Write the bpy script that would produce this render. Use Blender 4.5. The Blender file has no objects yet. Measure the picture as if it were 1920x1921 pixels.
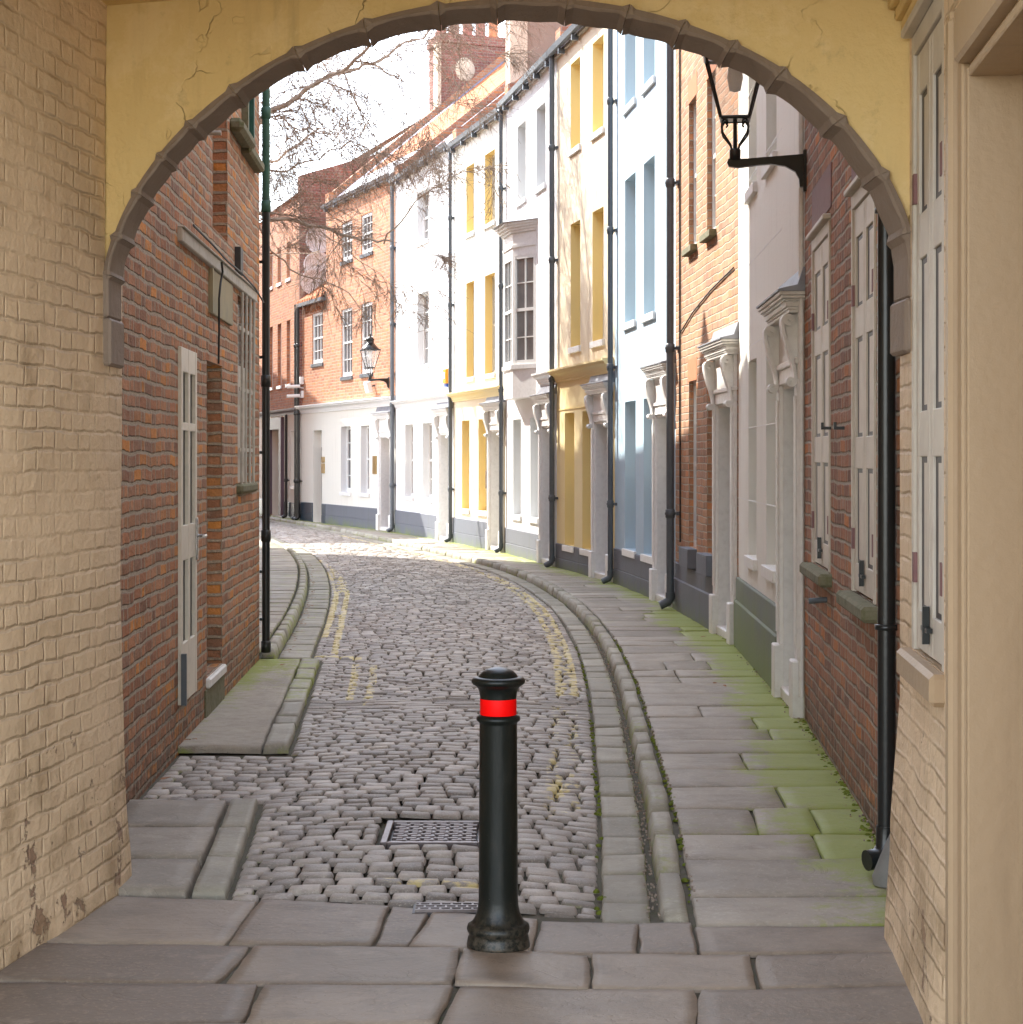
import bpy, math, random
import numpy as np
from mathutils import Matrix, Vector, noise as mnoise
R = math.radians
random.seed(7)
sc = bpy.context.scene
col = sc.collection
EYE = 1.7; FPX = 3500.0; CX = 960.0; HY = 860.0

# ---------------------------------------------------------------- measuring
def P(x, y, h=0.0):
    Z = (EYE - h) * FPX / (y - HY)
    return ((x - CX) / FPX * Z, Z)

def interp(pts):
    """smooth monotone cubic through (Z, X)"""
    pts = sorted(pts); zs = [p[0] for p in pts]; xs = [p[1] for p in pts]
    n = len(pts); d = [(xs[i+1]-xs[i])/(zs[i+1]-zs[i]) for i in range(n-1)]
    m = [d[0]] + [(d[i-1]+d[i])/2 for i in range(1, n-1)] + [d[-1]]
    def f(z):
        if z <= zs[0]: return xs[0] + m[0]*(z-zs[0])
        if z >= zs[-1]: return xs[-1] + m[-1]*(z-zs[-1])
        i = 0
        while z > zs[i+1]: i += 1
        h = zs[i+1]-zs[i]; t = (z-zs[i])/h
        return ((2*t**3-3*t*t+1)*xs[i] + (t**3-2*t*t+t)*h*m[i] + (-2*t**3+3*t*t)*xs[i+1] + (t**3-t*t)*h*m[i+1])
    return f

# ---------------------------------------------------------------- objects
def tag(o, label=None, cat=None, group=None, kind=None):
    if label: o['label'] = label
    if cat: o['category'] = cat
    if group: o['group'] = group
    if kind: o['kind'] = kind
    return o

def thing(name, label, cat, loc=(0, 0, 0), rz=0.0, group=None):
    o = bpy.data.objects.new(name, None); col.objects.link(o)
    o.location = loc; o.rotation_euler = (0, 0, rz); o.empty_display_size = .2
    return tag(o, label, cat, group)

class MB:
    def __init__(s):
        s.v = []; s.f = []; s.m = []; s.sm = []
    def face(s, pts, m=0, smooth=False):
        i = len(s.v); s.v += [tuple(p) for p in pts]
        s.f.append(tuple(range(i, i+len(pts)))); s.m.append(m); s.sm.append(smooth)
    def grid(s, rows, m=0, smooth=True, close=False):
        i = len(s.v); nr = len(rows); nc = len(rows[0])
        for r in rows: s.v += [tuple(p) for p in r]
        for a in range(nr-1):
            for b in range(nc if close else nc-1):
                c = (b+1) % nc
                s.f.append((i+a*nc+b, i+a*nc+c, i+(a+1)*nc+c, i+(a+1)*nc+b)); s.m.append(m); s.sm.append(smooth)
    def box(s, x0, x1, y0, y1, z0, z1, m=0, bev=0.0):
        if x1 < x0: x0, x1 = x1, x0
        if y1 < y0: y0, y1 = y1, y0
        if z1 < z0: z0, z1 = z1, z0
        b = min(bev, (x1-x0)*.45, (y1-y0)*.45, (z1-z0)*.45)
        i = len(s.v)
        if b <= 0:
            s.v += [(x, y, z) for x in (x0, x1) for y in (y0, y1) for z in (z0, z1)]
            for q in ((0,1,3,2),(4,6,7,5),(0,4,5,1),(2,3,7,6),(0,2,6,4),(1,5,7,3)):
                s.f.append(tuple(i+k for k in q)); s.m.append(m); s.sm.append(False)
            return
        idx = {}
        for sx in (0, 1):
            for sy in (0, 1):
                for sz in (0, 1):
                    X = (x0, x1)[sx]; Y = (y0, y1)[sy]; Z = (z0, z1)[sz]
                    dx = b if sx == 0 else -b; dy = b if sy == 0 else -b; dz = b if sz == 0 else -b
                    for ax, p in enumerate(((X, Y+dy, Z+dz), (X+dx, Y, Z+dz), (X+dx, Y+dy, Z))):
                        idx[(sx, sy, sz, ax)] = len(s.v); s.v.append(p)
        def F(*k):
            s.f.append(tuple(idx[q] for q in k)); s.m.append(m); s.sm.append(False)
        for sx in (0, 1): F(*[(sx, a, c, 0) for a, c in ((0,0),(0,1),(1,1),(1,0))])
        for sy in (0, 1): F(*[(a, sy, c, 1) for a, c in ((0,0),(0,1),(1,1),(1,0))])
        for sz in (0, 1): F(*[(a, c, sz, 2) for a, c in ((0,0),(0,1),(1,1),(1,0))])
        for sx in (0, 1):
            for sy in (0, 1): F((sx,sy,0,0),(sx,sy,1,0),(sx,sy,1,1),(sx,sy,0,1))
        for sx in (0, 1):
            for sz in (0, 1): F((sx,0,sz,0),(sx,1,sz,0),(sx,1,sz,2),(sx,0,sz,2))
        for sy in (0, 1):
            for sz in (0, 1): F((0,sy,sz,1),(1,sy,sz,1),(1,sy,sz,2),(0,sy,sz,2))
        for sx in (0, 1):
            for sy in (0, 1):
                for sz in (0, 1): F((sx,sy,sz,0),(sx,sy,sz,1),(sx,sy,sz,2))
    def lathe(s, cx, cy, prof, n=32, m=0):
        rows = [[(cx+r*math.cos(2*math.pi*k/n), cy+r*math.sin(2*math.pi*k/n), z) for k in range(n)] for r, z in prof]
        s.grid(rows, m, True, True)
    def tube(s, pts, rad, n=8, m=0, cap=False):
        pts = [Vector(p) for p in pts]; k = len(pts)
        if not hasattr(rad, '__len__'): rad = [rad]*k
        rows = []; ref = None
        for i, p in enumerate(pts):
            d = (pts[min(i+1, k-1)]-pts[max(i-1, 0)]).normalized()
            if ref is None:
                ref = d.orthogonal().normalized()
            a = (ref - d*ref.dot(d))
            a = a.normalized() if a.length > 1e-6 else d.orthogonal().normalized()
            ref = a; b = d.cross(a)
            rows.append([tuple(p + (a*math.cos(2*math.pi*j/n)+b*math.sin(2*math.pi*j/n))*rad[i]) for j in range(n)])
        s.grid(rows, m, True, True)
        if cap:
            s.face(rows[0], m); s.face(rows[-1][::-1], m)
    def prism(s, poly, a0, a1, axis='x', m=0, smooth=False):
        """extrude a 2-D outline; axis x: poly=(y,z); y: poly=(x,z); z: poly=(x,y)"""
        def pt(p, a):
            return (a, p[0], p[1]) if axis == 'x' else ((p[0], a, p[1]) if axis == 'y' else (p[0], p[1], a))
        n = len(poly)
        s.face([pt(p, a0) for p in poly][::-1], m); s.face([pt(p, a1) for p in poly], m)
        for i in range(n):
            s.face([pt(poly[i], a0), pt(poly[(i+1) % n], a0), pt(poly[(i+1) % n], a1), pt(poly[i], a1)], m, smooth)
    def ribbon(s, path, th, a0, a1, m=0):
        """path of (y,z) thickened by th and extruded in x from a0 to a1"""
        n = len(path); L = []; Rr = []
        for i in range(n):
            p = path[max(i-1, 0)]; q = path[min(i+1, n-1)]
            dx, dz = q[0]-p[0], q[1]-p[1]; l = math.hypot(dx, dz) or 1
            w = th*.5
            L.append((path[i][0]-dz/l*w, path[i][1]+dx/l*w)); Rr.append((path[i][0]+dz/l*w, path[i][1]-dx/l*w))
        for i in range(n-1):
            a, b, c, d = L[i], L[i+1], Rr[i+1], Rr[i]
            for q in ((a, b), (c, d)):
                s.face([(a0, *q[0]), (a0, *q[1]), (a1, *q[1]), (a1, *q[0])], m)
            s.face([(a0, *a), (a0, *d), (a0, *c), (a0, *b)], m); s.face([(a1, *a), (a1, *b), (a1, *c), (a1, *d)], m)
        for k in (0, -1):
            s.face([(a0, *L[k]), (a1, *L[k]), (a1, *Rr[k]), (a0, *Rr[k])], m)
    def build(s, name, mats, parent=None, data=None, weld=False):
        me = bpy.data.meshes.new(name)
        me.from_pydata(s.v, [], s.f)
        if not isinstance(mats, (list, tuple)): mats = [mats]
        for mt in mats: me.materials.append(mt)
        me.polygons.foreach_set('material_index', s.m)
        me.polygons.foreach_set('use_smooth', s.sm)
        box_uv(me)
        if data is not None:
            a = me.color_attributes.new('data', 'FLOAT_COLOR', 'POINT')
            a.data.foreach_set('color', np.asarray(data, dtype=np.float32).ravel())
        me.update()
        o = bpy.data.objects.new(name, me); col.objects.link(o)
        if parent is not None: o.parent = parent
        return o

def box_uv(me):
    nl = len(me.loops); nf = len(me.polygons)
    if nl == 0: return
    co = np.empty(len(me.vertices)*3, np.float32); me.vertices.foreach_get('co', co); co = co.reshape(-1, 3)
    vi = np.empty(nl, np.int32); me.loops.foreach_get('vertex_index', vi)
    no = np.empty(nf*3, np.float32); me.polygons.foreach_get('normal', no); no = no.reshape(-1, 3)
    tot = np.empty(nf, np.int32); me.polygons.foreach_get('loop_total', tot)
    n = np.abs(np.repeat(no, tot, axis=0)); c = co[vi]
    uv = np.stack([c[:, 0], c[:, 2]], 1)
    xx = (n[:, 0] > n[:, 1]) & (n[:, 0] >= n[:, 2]); uv[xx] = np.stack([c[xx, 1], c[xx, 2]], 1)
    zz = (n[:, 2] > n[:, 0]) & (n[:, 2] > n[:, 1]); uv[zz] = np.stack([c[zz, 0], c[zz, 1]], 1)
    l = me.uv_layers.new(name='UVMap'); l.data.foreach_set('uv', uv.astype(np.float32).ravel())

# ---------------------------------------------------------------- materials
class NT:
    def __init__(s, name):
        s.mat = bpy.data.materials.new(name); s.mat.use_nodes = True
        s.t = s.mat.node_tree; s.b = s.t.nodes['Principled BSDF']
    def n(s, typ, **kw):
        nd = s.t.nodes.new(typ)
        for k, v in kw.items():
            setattr(nd, k, v)
        return nd
    def link(s, a, b): s.t.links.new(a, b)
    def put(s, sock, v):
        if hasattr(v, 'is_linked') or isinstance(v, bpy.types.NodeSocket): s.link(v, sock)
        else: sock.default_value = v
    def math(s, op, a, b=0.0, c=0.0, clamp=False):
        nd = s.n('ShaderNodeMath', operation=op, use_clamp=clamp)
        for i, v in enumerate((a, b, c)): s.put(nd.inputs[i], v)
        return nd.outputs[0]
    def mix(s, f, a, b, blend='MIX'):
        nd = s.n('ShaderNodeMix', data_type='RGBA', blend_type=blend)
        s.put(nd.inputs[0], f)
        for k, v in ((6, a), (7, b)):
            if isinstance(v, (tuple, list)): v = (*v[:3], 1)
            s.put(nd.inputs[k], v)
        return nd.outputs[2]
    def uv(s): return s.n('ShaderNodeUVMap').outputs[0]
    def obj(s): return s.n('ShaderNodeTexCoord').outputs['Object']
    def mapping(s, vec, sc=(1, 1, 1), rot=(0, 0, 0)):
        nd = s.n('ShaderNodeMapping'); s.link(vec, nd.inputs[0]); nd.inputs['Scale'].default_value = sc; nd.inputs['Rotation'].default_value = rot
        return nd.outputs[0]
    def noise(s, vec, scale, detail=4, rough=.55, dist=0.0):
        nd = s.n('ShaderNodeTexNoise'); s.link(vec, nd.inputs['Vector'])
        nd.inputs['Scale'].default_value = scale; nd.inputs['Detail'].default_value = detail
        nd.inputs['Roughness'].default_value = rough; nd.inputs['Distortion'].default_value = dist
        return nd.outputs['Fac']
    def step(s, v, a, b):
        nd = s.n('ShaderNodeMapRange', interpolation_type='SMOOTHSTEP'); s.put(nd.inputs[0], v)
        nd.inputs[1].default_value = a; nd.inputs[2].default_value = b
        return nd.outputs[0]
    def bump(s, h, dist, strength=1.0):
        nd = s.n('ShaderNodeBump'); s.link(h, nd.inputs['Height']); nd.inputs['Distance'].default_value = dist
        nd.inputs['Strength'].default_value = strength
        s.link(nd.outputs[0], s.b.inputs['Normal'])
    def out(s, color, rough=.8, spec=.3, metal=0.0):
        if isinstance(color, (tuple, list)): color = (*color[:3], 1)
        s.put(s.b.inputs['Base Color'], color); s.put(s.b.inputs['Roughness'], rough)
        s.b.inputs['Specular IOR Level'].default_value = spec; s.b.inputs['Metallic'].default_value = metal
        return s.mat

def brick_nodes(t, warp=.012, mortar=.011, soft=.004, bh=.075, bw=.23):
    """returns mortar mask (1=brick), per-brick random colour socket, uv"""
    uv = t.uv()
    nz = t.n('ShaderNodeTexNoise'); t.link(uv, nz.inputs['Vector']); nz.inputs['Scale'].default_value = 4.5; nz.inputs['Detail'].default_value = 3
    a = t.n('ShaderNodeVectorMath', operation='SUBTRACT'); t.link(nz.outputs['Color'], a.inputs[0]); a.inputs[1].default_value = (.5, .5, .5)
    b = t.n('ShaderNodeVectorMath', operation='SCALE'); t.link(a.outputs[0], b.inputs[0]); b.inputs['Scale'].default_value = warp*4
    c = t.n('ShaderNodeVectorMath', operation='ADD'); t.link(uv, c.inputs[0]); t.link(b.outputs[0], c.inputs[1])
    sp = t.n('ShaderNodeSeparateXYZ'); t.link(c.outputs[0], sp.inputs[0])
    u, v = sp.outputs[0], sp.outputs[1]
    unit = bw*1.5
    rv = t.math('DIVIDE', v, bh); row = t.math('FLOOR', rv); fy = t.math('FRACT', rv)
    par = t.math('FLOORED_MODULO', row, 2.0)
    uu = t.math('ADD', t.math('DIVIDE', u, unit), t.math('MULTIPLY', par, .5))
    un = t.math('FLOOR', uu); p = t.math('FRACT', uu)
    g = t.math('GREATER_THAN', p, .667)
    # distance (m) to the joints along u
    d1 = t.math('MINIMUM', p, t.math('SUBTRACT', 1.0, p)); d2 = t.math('ABSOLUTE', t.math('SUBTRACT', p, .667))
    ex = t.math('MULTIPLY', t.math('MINIMUM', d1, d2), unit)
    ey = t.math('MULTIPLY', t.math('MINIMUM', fy, t.math('SUBTRACT', 1.0, fy)), bh)
    e = t.math('MINIMUM', ex, ey)
    fine = t.noise(uv, 60, 3, .6)
    e = t.math('ADD', e, t.math('MULTIPLY', t.math('SUBTRACT', fine, .5), .012))
    mask = t.step(e, mortar*.5-soft, mortar*.5+soft)
    cb = t.n('ShaderNodeCombineXYZ'); t.link(t.math('ADD', t.math('MULTIPLY', un, 2.0), g), cb.inputs[0]); t.link(row, cb.inputs[1])
    wn = t.n('ShaderNodeTexWhiteNoise', noise_dimensions='2D'); t.link(cb.outputs[0], wn.inputs['Vector'])
    return mask, wn, uv, e, fine

def m_brick(name, cols, mortar_col, dark=.35, warp=.012, bump=.012, mortar=.012, low=None):
    t = NT(name); mask, wn, uv, e, fine = brick_nodes(t, warp, mortar)
    cr = t.n('ShaderNodeValToRGB'); cr.color_ramp.interpolation = 'LINEAR'
    t.link(wn.outputs['Value'], cr.inputs[0])
    el = cr.color_ramp.elements
    while len(el) < len(cols): el.new(.5)
    for i, c in enumerate(cols): el[i].position = i/(len(cols)-1); el[i].color = (*c, 1)
    big = t.noise(uv, .9, 4, .6); med = t.noise(uv, 14, 4, .65)
    c = t.mix(t.math('MULTIPLY', t.step(big, .45, .7), dark), cr.outputs[0], (.10, .06, .05))
    c = t.mix(t.math('MULTIPLY', t.step(med, .5, .72), .45), c, tuple(k*.55 for k in cols[0]))
    c = t.mix(t.math('MULTIPLY', t.step(t.noise(uv, 7, 4, .6), .56, .75), .5), c, mortar_col)
    c = t.mix(t.math('MULTIPLY', t.step(t.noise(uv, 38, 3, .7), .55, .7), .35), c, tuple(min(1, k*1.7) for k in cols[1]))
    mc = t.mix(t.step(fine, .35, .7), tuple(k*.72 for k in mortar_col), mortar_col)
    c = t.mix(mask, mc, c)
    if low:      # algae and damp near the pavement
        sp = t.n('ShaderNodeSeparateXYZ'); t.link(t.obj(), sp.inputs[0])
        f = t.math('MULTIPLY', t.step(t.math('ADD', sp.outputs[2], t.math('MULTIPLY', big, .8)), low+.9, .25), .7)
        c = t.mix(t.math('MULTIPLY', f, t.step(med, .3, .6)), c, (.075, .065, .05))
    h = t.math('ADD', t.math('MULTIPLY', mask, .8), t.math('MULTIPLY', med, .9))
    h = t.math('ADD', h, t.math('MULTIPLY', wn.outputs['Value'], .35))
    t.bump(h, bump, .9)
    return t.out(c, .88, .25)

def m_painted_brick(name, colr, stain, vert=1.0):
    t = NT(name); mask, wn, uv, e, fine = brick_nodes(t, .009, .012, .006)
    big = t.noise(uv, .8, 5, .6); med = t.noise(uv, 6, 5, .65)
    c = t.mix(t.math('MULTIPLY', t.step(big, .38, .68), .6), colr, (colr[0]*.78, colr[1]*.76, colr[2]*.72))
    c = t.mix(t.math('MULTIPLY', t.step(t.noise(uv, 3.3, 6, .75), .52, .66), .35), c, (colr[0]*.72, colr[1]*.66, colr[2]*.58))
    ln = t.math('MULTIPLY', t.math('SUBTRACT', 1.0, mask), t.step(med, .38, .68))
    c = t.mix(t.math('MULTIPLY', ln, .38), c, stain)
    c = t.mix(t.math('MULTIPLY', t.step(wn.outputs['Value'], .55, 1.0), .16), c, tuple(k*.72 for k in colr))
    # chips, worn through to the brick; more of them low down
    sp = t.n('ShaderNodeSeparateXYZ'); t.link(t.obj(), sp.inputs[0])
    lowf = t.step(sp.outputs[2], 1.3, 0.0)
    chip = t.math('ADD', t.noise(uv, 5.5, 6, .7), t.math('MULTIPLY', lowf, .13))
    c = t.mix(t.math('MULTIPLY', t.step(chip, .70, .74), .8), c, (.22, .12, .075))
    c = t.mix(t.math('MULTIPLY', t.step(t.math('ADD', t.noise(uv, 2.2, 5, .65), t.math('MULTIPLY', lowf, .16)), .58, .74), .55), c, stain)
    soft = t.math('MULTIPLY', t.math('ADD', .12, t.math('MULTIPLY', t.step(t.noise(uv, 1.6, 3, .5), .35, .65), .5)), mask)
    h = t.math('ADD', soft, t.math('MULTIPLY', med, 1.1))
    h = t.math('ADD', h, t.math('MULTIPLY', t.noise(uv, 25, 4, .6), .4))
    h = t.math('SUBTRACT', h, t.math('MULTIPLY', t.step(chip, .70, .74), .6))
    t.bump(h, .017, .9)
    return t.out(c, .6, .35)

def m_render(name, colr, stain=None, streak=.25, bump=.004, rough=.7, crack=0.0, scale=1.0, low=None):
    t = NT(name); uv = t.uv(); ob = t.obj()
    stain = stain or tuple(k*.6 for k in colr)
    a = t.noise(t.mapping(uv, (9*scale, .7*scale, 1)), 1.0, 5, .6); b = t.noise(ob, 1.3*scale, 5, .6)
    c = t.mix(t.math('MULTIPLY', t.step(a, .5, .8), streak), colr, stain)
    c = t.mix(t.math('MULTIPLY', t.step(b, .5, .8), streak*.8), c, tuple(k*.85 for k in colr))
    if low:
        zz = t.n('ShaderNodeSeparateXYZ'); t.link(ob, zz.inputs[0])
        c = t.mix(t.math('MULTIPLY', t.step(t.math('ADD', zz.outputs[2], t.math('MULTIPLY', b, .9)), low+.55, .25), .8), c, (.19, .25, .05))
    if crack:
        v = t.n('ShaderNodeTexVoronoi', feature='DISTANCE_TO_EDGE'); v.inputs['Scale'].default_value = 1.9
        wv = t.n('ShaderNodeVectorMath', operation='ADD'); nn = t.n('ShaderNodeTexNoise'); t.link(ob, nn.inputs['Vector']); nn.inputs['Scale'].default_value = 2.2; nn.inputs['Detail'].default_value = 5
        t.link(ob, wv.inputs[0]); t.link(nn.outputs['Color'], wv.inputs[1]); t.link(wv.outputs[0], v.inputs['Vector'])
        c = t.mix(t.math('MULTIPLY', t.step(t.noise(ob, 2.6, 6, .75), .5, .62), .45), c, (colr[0]*1.12, colr[1]*1.18, colr[2]*1.45))
        c = t.mix(t.math('MULTIPLY', t.step(t.noise(ob, 7, 6, .7), .58, .70), .35), c, tuple(k*.55 for k in colr))
        cm = t.math('MULTIPLY', t.step(v.outputs['Distance'], .010, .0), t.step(t.noise(ob, 2.1, 3), .46, .60))
        c = t.mix(t.math('MULTIPLY', cm, crack), c, tuple(k*.3 for k in colr))
        t.bump(t.math('SUBTRACT', t.math('ADD', t.noise(ob, 16, 5, .6), t.math('MULTIPLY', b, 2.0)), cm), bump*2.2, .8)
    else:
        t.bump(t.noise(ob, 22, 5, .6), bump, .8)
    return t.out(c, rough, .3)

def m_simple(name, colr, rough=.6, metal=0.0, var=.25, bump=.002, spec=.4, sc_=18, dirt=None):
    t = NT(name); ob = t.obj()
    n1 = t.noise(ob, sc_, 5, .6)
    c = t.mix(t.math('MULTIPLY', t.step(n1, .4, .75), var), colr, dirt or tuple(k*.5 for k in colr))
    if bump: t.bump(n1, bump, .7)
    return t.out(c, rough, spec, metal)

def m_stone(name, c1, c2, moss=(.25, .30, .035), rough=.62, bump=.006, grain=9.0, paint=False, dirt=(.05, .045, .035)):
    """paving: data.r random per stone, data.g moss amount, data.b distance to a painted line, data.a wear"""
    t = NT(name); ob = t.obj()
    at = t.n('ShaderNodeAttribute', attribute_name='data'); sp = t.n('ShaderNodeSeparateColor'); t.link(at.outputs['Color'], sp.inputs[0])
    rnd, ms, pd = sp.outputs[0], sp.outputs[1], sp.outputs[2]
    n1 = t.noise(t.mapping(ob, (1, 1.3, 1)), grain*.35, 6, .68, .3); n2 = t.noise(ob, grain*5, 4, .7); n3 = t.noise(ob, 1.1, 3, .5)
    c = t.mix(rnd, c1, c2)
    c = t.mix(t.math('MULTIPLY', t.step(n1, .42, .72), .5), c, tuple(k*.62 for k in c1))
    c = t.mix(t.math('MULTIPLY', t.step(n2, .5, .75), .45), c, tuple(min(1, k*1.5) for k in c2))
    c = t.mix(t.math('MULTIPLY', t.step(n3, .48, .66), .4), c, tuple(k*.55 for k in c2))
    c = t.mix(t.math('MULTIPLY', t.step(t.noise(ob, 4.5, 5, .7), .56, .68), .3), c, tuple(min(1, k*1.25) for k in c2))
    c = t.mix(t.math('MULTIPLY', t.step(t.noise(ob, 45, 2, .5), .70, .76), .6), c, tuple(k*.35 for k in c1))
    c = t.mix(t.math('MULTIPLY', t.step(t.math('ADD', ms, t.math('MULTIPLY', t.math('SUBTRACT', t.noise(ob, 5, 8, .82), .5), 2.2)), .35, .85), .82), c, moss)
    if paint:
        w = t.math('ADD', pd, t.math('MULTIPLY', t.math('SUBTRACT', t.noise(ob, 30, 3, .7), .5), .02))
        on = t.math('SUBTRACT', 1.0, t.step(w, -.006, .006))
        wear = t.step(t.math('SUBTRACT', t.noise(ob, 11, 5, .7), at.outputs['Alpha']), .0, .12)
        c = t.mix(t.math('MULTIPLY', on, wear), c, (.60, .50, .23))
    h = t.math('ADD', n1, t.math('MULTIPLY', n2, .45))
    if not paint:
        lm = t.noise(t.mapping(ob, (1, 1.5, 1), (0, 0, .5)), 1.6, 5, .6, .8)
        rid = t.step(t.math('ABSOLUTE', t.math('SUBTRACT', lm, .5)), .0, .012)
        h = t.math('ADD', h, t.math('MULTIPLY', rid, .18))
        h = t.math('ADD', h, t.math('MULTIPLY', t.noise(ob, 2.4, 4, .6), 2.2))
        c = t.mix(t.math('MULTIPLY', t.math('SUBTRACT', 1.0, rid), .15), c, tuple(k*.5 for k in c1))
    t.bump(h, bump, .85)
    return t.out(c, t.math('ADD', rough-.1, t.math('MULTIPLY', n2, .25)), .38)

def m_tiles(name):
    t = NT(name); uv = t.uv(); sp = t.n('ShaderNodeSeparateXYZ'); t.link(uv, sp.inputs[0])
    fu = t.math('DIVIDE', sp.outputs[0], .24); fv = t.math('DIVIDE', sp.outputs[1], .22)
    cb = t.n('ShaderNodeCombineXYZ'); t.link(t.math('FLOOR', fu), cb.inputs[0]); t.link(t.math('FLOOR', fv), cb.inputs[1])
    wn = t.n('ShaderNodeTexWhiteNoise', noise_dimensions='2D'); t.link(cb.outputs[0], wn.inputs['Vector'])
    c = t.mix(wn.outputs['Value'], (.40,.115,.04), (.50,.19,.075))
    c = t.mix(t.math('MULTIPLY', t.step(t.noise(uv, 3, 5, .65), .5, .75), .5), c, (.22, .12, .08))
    sh = t.math('SINE', t.math('MULTIPLY', fu, 6.283))
    c = t.mix(t.math('MULTIPLY', t.step(t.math('FRACT', fv), .86, 1.0), .6), c, (.2, .08, .04))
    t.bump(t.math('ADD', sh, t.math('MULTIPLY', t.math('FRACT', fv), -1.0)), .03, 1.0)
    return t.out(c, .8, .25)

M = {}
M['brick_left'] = m_brick('brick_weathered_red', [(.28,.15,.095),(.46,.20,.10),(.56,.28,.15),(.32,.18,.12),(.70,.29,.075)], (.54,.44,.33), .22, .010, .026, .021, low=.2)
M['brick_dark'] = m_brick('brick_dark_red', [(.21,.115,.075),(.35,.155,.085),(.42,.20,.115),(.24,.13,.09),(.56,.22,.075)], (.48,.40,.31), .22, .009, .02, .017, low=.15)
M['brick_pale'] = m_brick('brick_pale_buff', [(.30,.165,.10),(.46,.25,.14),(.55,.31,.18),(.36,.2,.13),(.58,.26,.12)], (.52,.44,.34), .2, .010, .008, .012)
M['brick_far'] = m_brick('brick_orange_red', [(.33,.14,.085),(.45,.19,.10),(.52,.25,.14),(.4,.17,.1),(.56,.22,.09)], (.46,.38,.30), .15, .008, .006, .012)
M['brick_stack'] = m_brick('brick_stack_red', [(.17,.07,.06),(.23,.09,.07),(.27,.13,.10),(.19,.08,.07),(.30,.11,.07)], (.32,.25,.21), .15, .008, .006, .013)
M['tunnel'] = m_painted_brick('cream_painted_brick', (.71,.53,.345), (.28,.18,.09))
M['ochre'] = m_render('ochre_painted_render', (.66,.475,.20), (.32,.22,.10), .5, .006, .6, crack=.55)
M['cream_wood'] = m_render('cream_painted_board', (.39,.275,.165), (.25,.17,.10), .5, .004, .45)
M['arch_stone'] = m_render('dark_arch_stone', (.26,.20,.155), (.10,.08,.06), .5, .01, .75)
M['white'] = m_render('white_render', (.80,.80,.80), (.5,.5,.48), .22)
M['white2'] = m_render('offwhite_render', (.74,.755,.76), (.46,.46,.44), .25)
M['creamwhite'] = m_render('cream_render', (.78,.755,.68), (.45,.42,.35), .25)
M['blue'] = m_render('pale_blue_render', (.46,.61,.72), (.60,.66,.68), .45)
M['blue_reveal'] = m_render('blue_reveal', (.50,.63,.71), (.33,.45,.55), .15)
M['yellow'] = m_render('yellow_render', (.90,.74,.40), (.6,.42,.2), .12)
M['yellow_up'] = m_render('cream_yellow_render', (.80,.68,.50), (.62,.46,.3), .25)
M['yellow_reveal'] = m_render('ochre_reveal', (.90,.70,.31), (.7,.5,.15), .12)
M['grey_plinth'] = m_render('grey_painted_plinth', (.155,.165,.19), (.10,.12,.08), .4, low=.12)
M['mossy_plinth'] = m_render('mossy_plinth', (.165,.175,.19), (.10,.12,.08), .5, low=1.05)
M['trim'] = m_simple('white_gloss_trim', (.80,.795,.78), .4, var=.2)
M['trim_grey'] = m_simple('greyish_stone_trim', (.76,.74,.70), .5, var=.25, dirt=(.42,.39,.35))
M['lead'] = m_simple('lead_sheet', (.27,.28,.31), .5, .3, .5, .006, sc_=9)
M['slate'] = m_simple('purple_grey_flashing', (.23,.22,.30), .6, .1, .4, .004)
M['sash'] = m_simple('white_sash', (.76,.76,.74), .4, var=.1)
M['glass'] = m_simple('window_glass', (.055,.065,.075), .06, 0, .3, 0, .8, 2)
M['glass_grey'] = m_simple('curtained_glass', (.23,.23,.225), .12, 0, .4, 0, .7, 5)
M['shutter'] = m_simple('cream_shutter_paint', (.56,.50,.415), .5, 0, .35, .002, sc_=7, dirt=(.32,.27,.22))
M['door_cream'] = m_simple('cream_door_paint', (.74,.68,.57), .45, 0, .2, .002)
M['shutter_dark'] = m_simple('dark_fill_and_panel_shade', (.05,.045,.045), .5, 0, .3, .002)  # dark glazing and voids, plus shadow gaps painted into the shutter panels
M['black_iron'] = m_simple('black_iron_paint', (.016,.018,.018), .3, .0, .4, .0015, .5, 30)
M['bollard'] = m_simple('black_gloss_bollard', (.004,.007,.006), .27, .0, .8, .0025, .3, 11, dirt=(.03,.028,.02))
t_ = NT('bollard_paint'); ob_ = t_.obj(); sp_ = t_.n('ShaderNodeSeparateXYZ'); t_.link(ob_, sp_.inputs[0])
n_ = t_.noise(t_.mapping(ob_, (1, 1, .25)), 22, 6, .7); n2_ = t_.noise(ob_, 60, 4, .7)
c_ = t_.mix(t_.math('MULTIPLY', t_.step(n_, .5, .75), .8), (.005, .008, .007), (.022, .022, .018))
c_ = t_.mix(t_.math('MULTIPLY', t_.step(t_.math('ADD', sp_.outputs[2], t_.math('MULTIPLY', n_, .35)), .38, .12), t_.step(n2_, .38, .6)), c_, (.075, .062, .045))
c_ = t_.mix(t_.math('MULTIPLY', t_.step(n2_, .70, .74), .8), c_, (.14, .12, .10))
t_.bump(t_.math('ADD', n_, t_.math('MULTIPLY', n2_, .4)), .0022, .8)
M['bollard'] = t_.out(c_, t_.math('ADD', .2, t_.math('MULTIPLY', n_, .3)), .35)
M['red'] = m_simple('red_reflective_band', (1.0,.002,.002), .5, 0, .12, .0008, .15)
M['pipe_grey'] = m_simple('dark_grey_pipe', (.10,.115,.13), .4, 0, .3)
M['pipe_green'] = m_simple('green_pipe', (.035,.11,.075), .45, 0, .5, dirt=(.02,.05,.04))
M['door_blue'] = m_simple('dark_blue_door', (.035,.06,.085), .35)
M['door_grey'] = m_simple('grey_door', (.22,.23,.25), .4)
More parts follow.
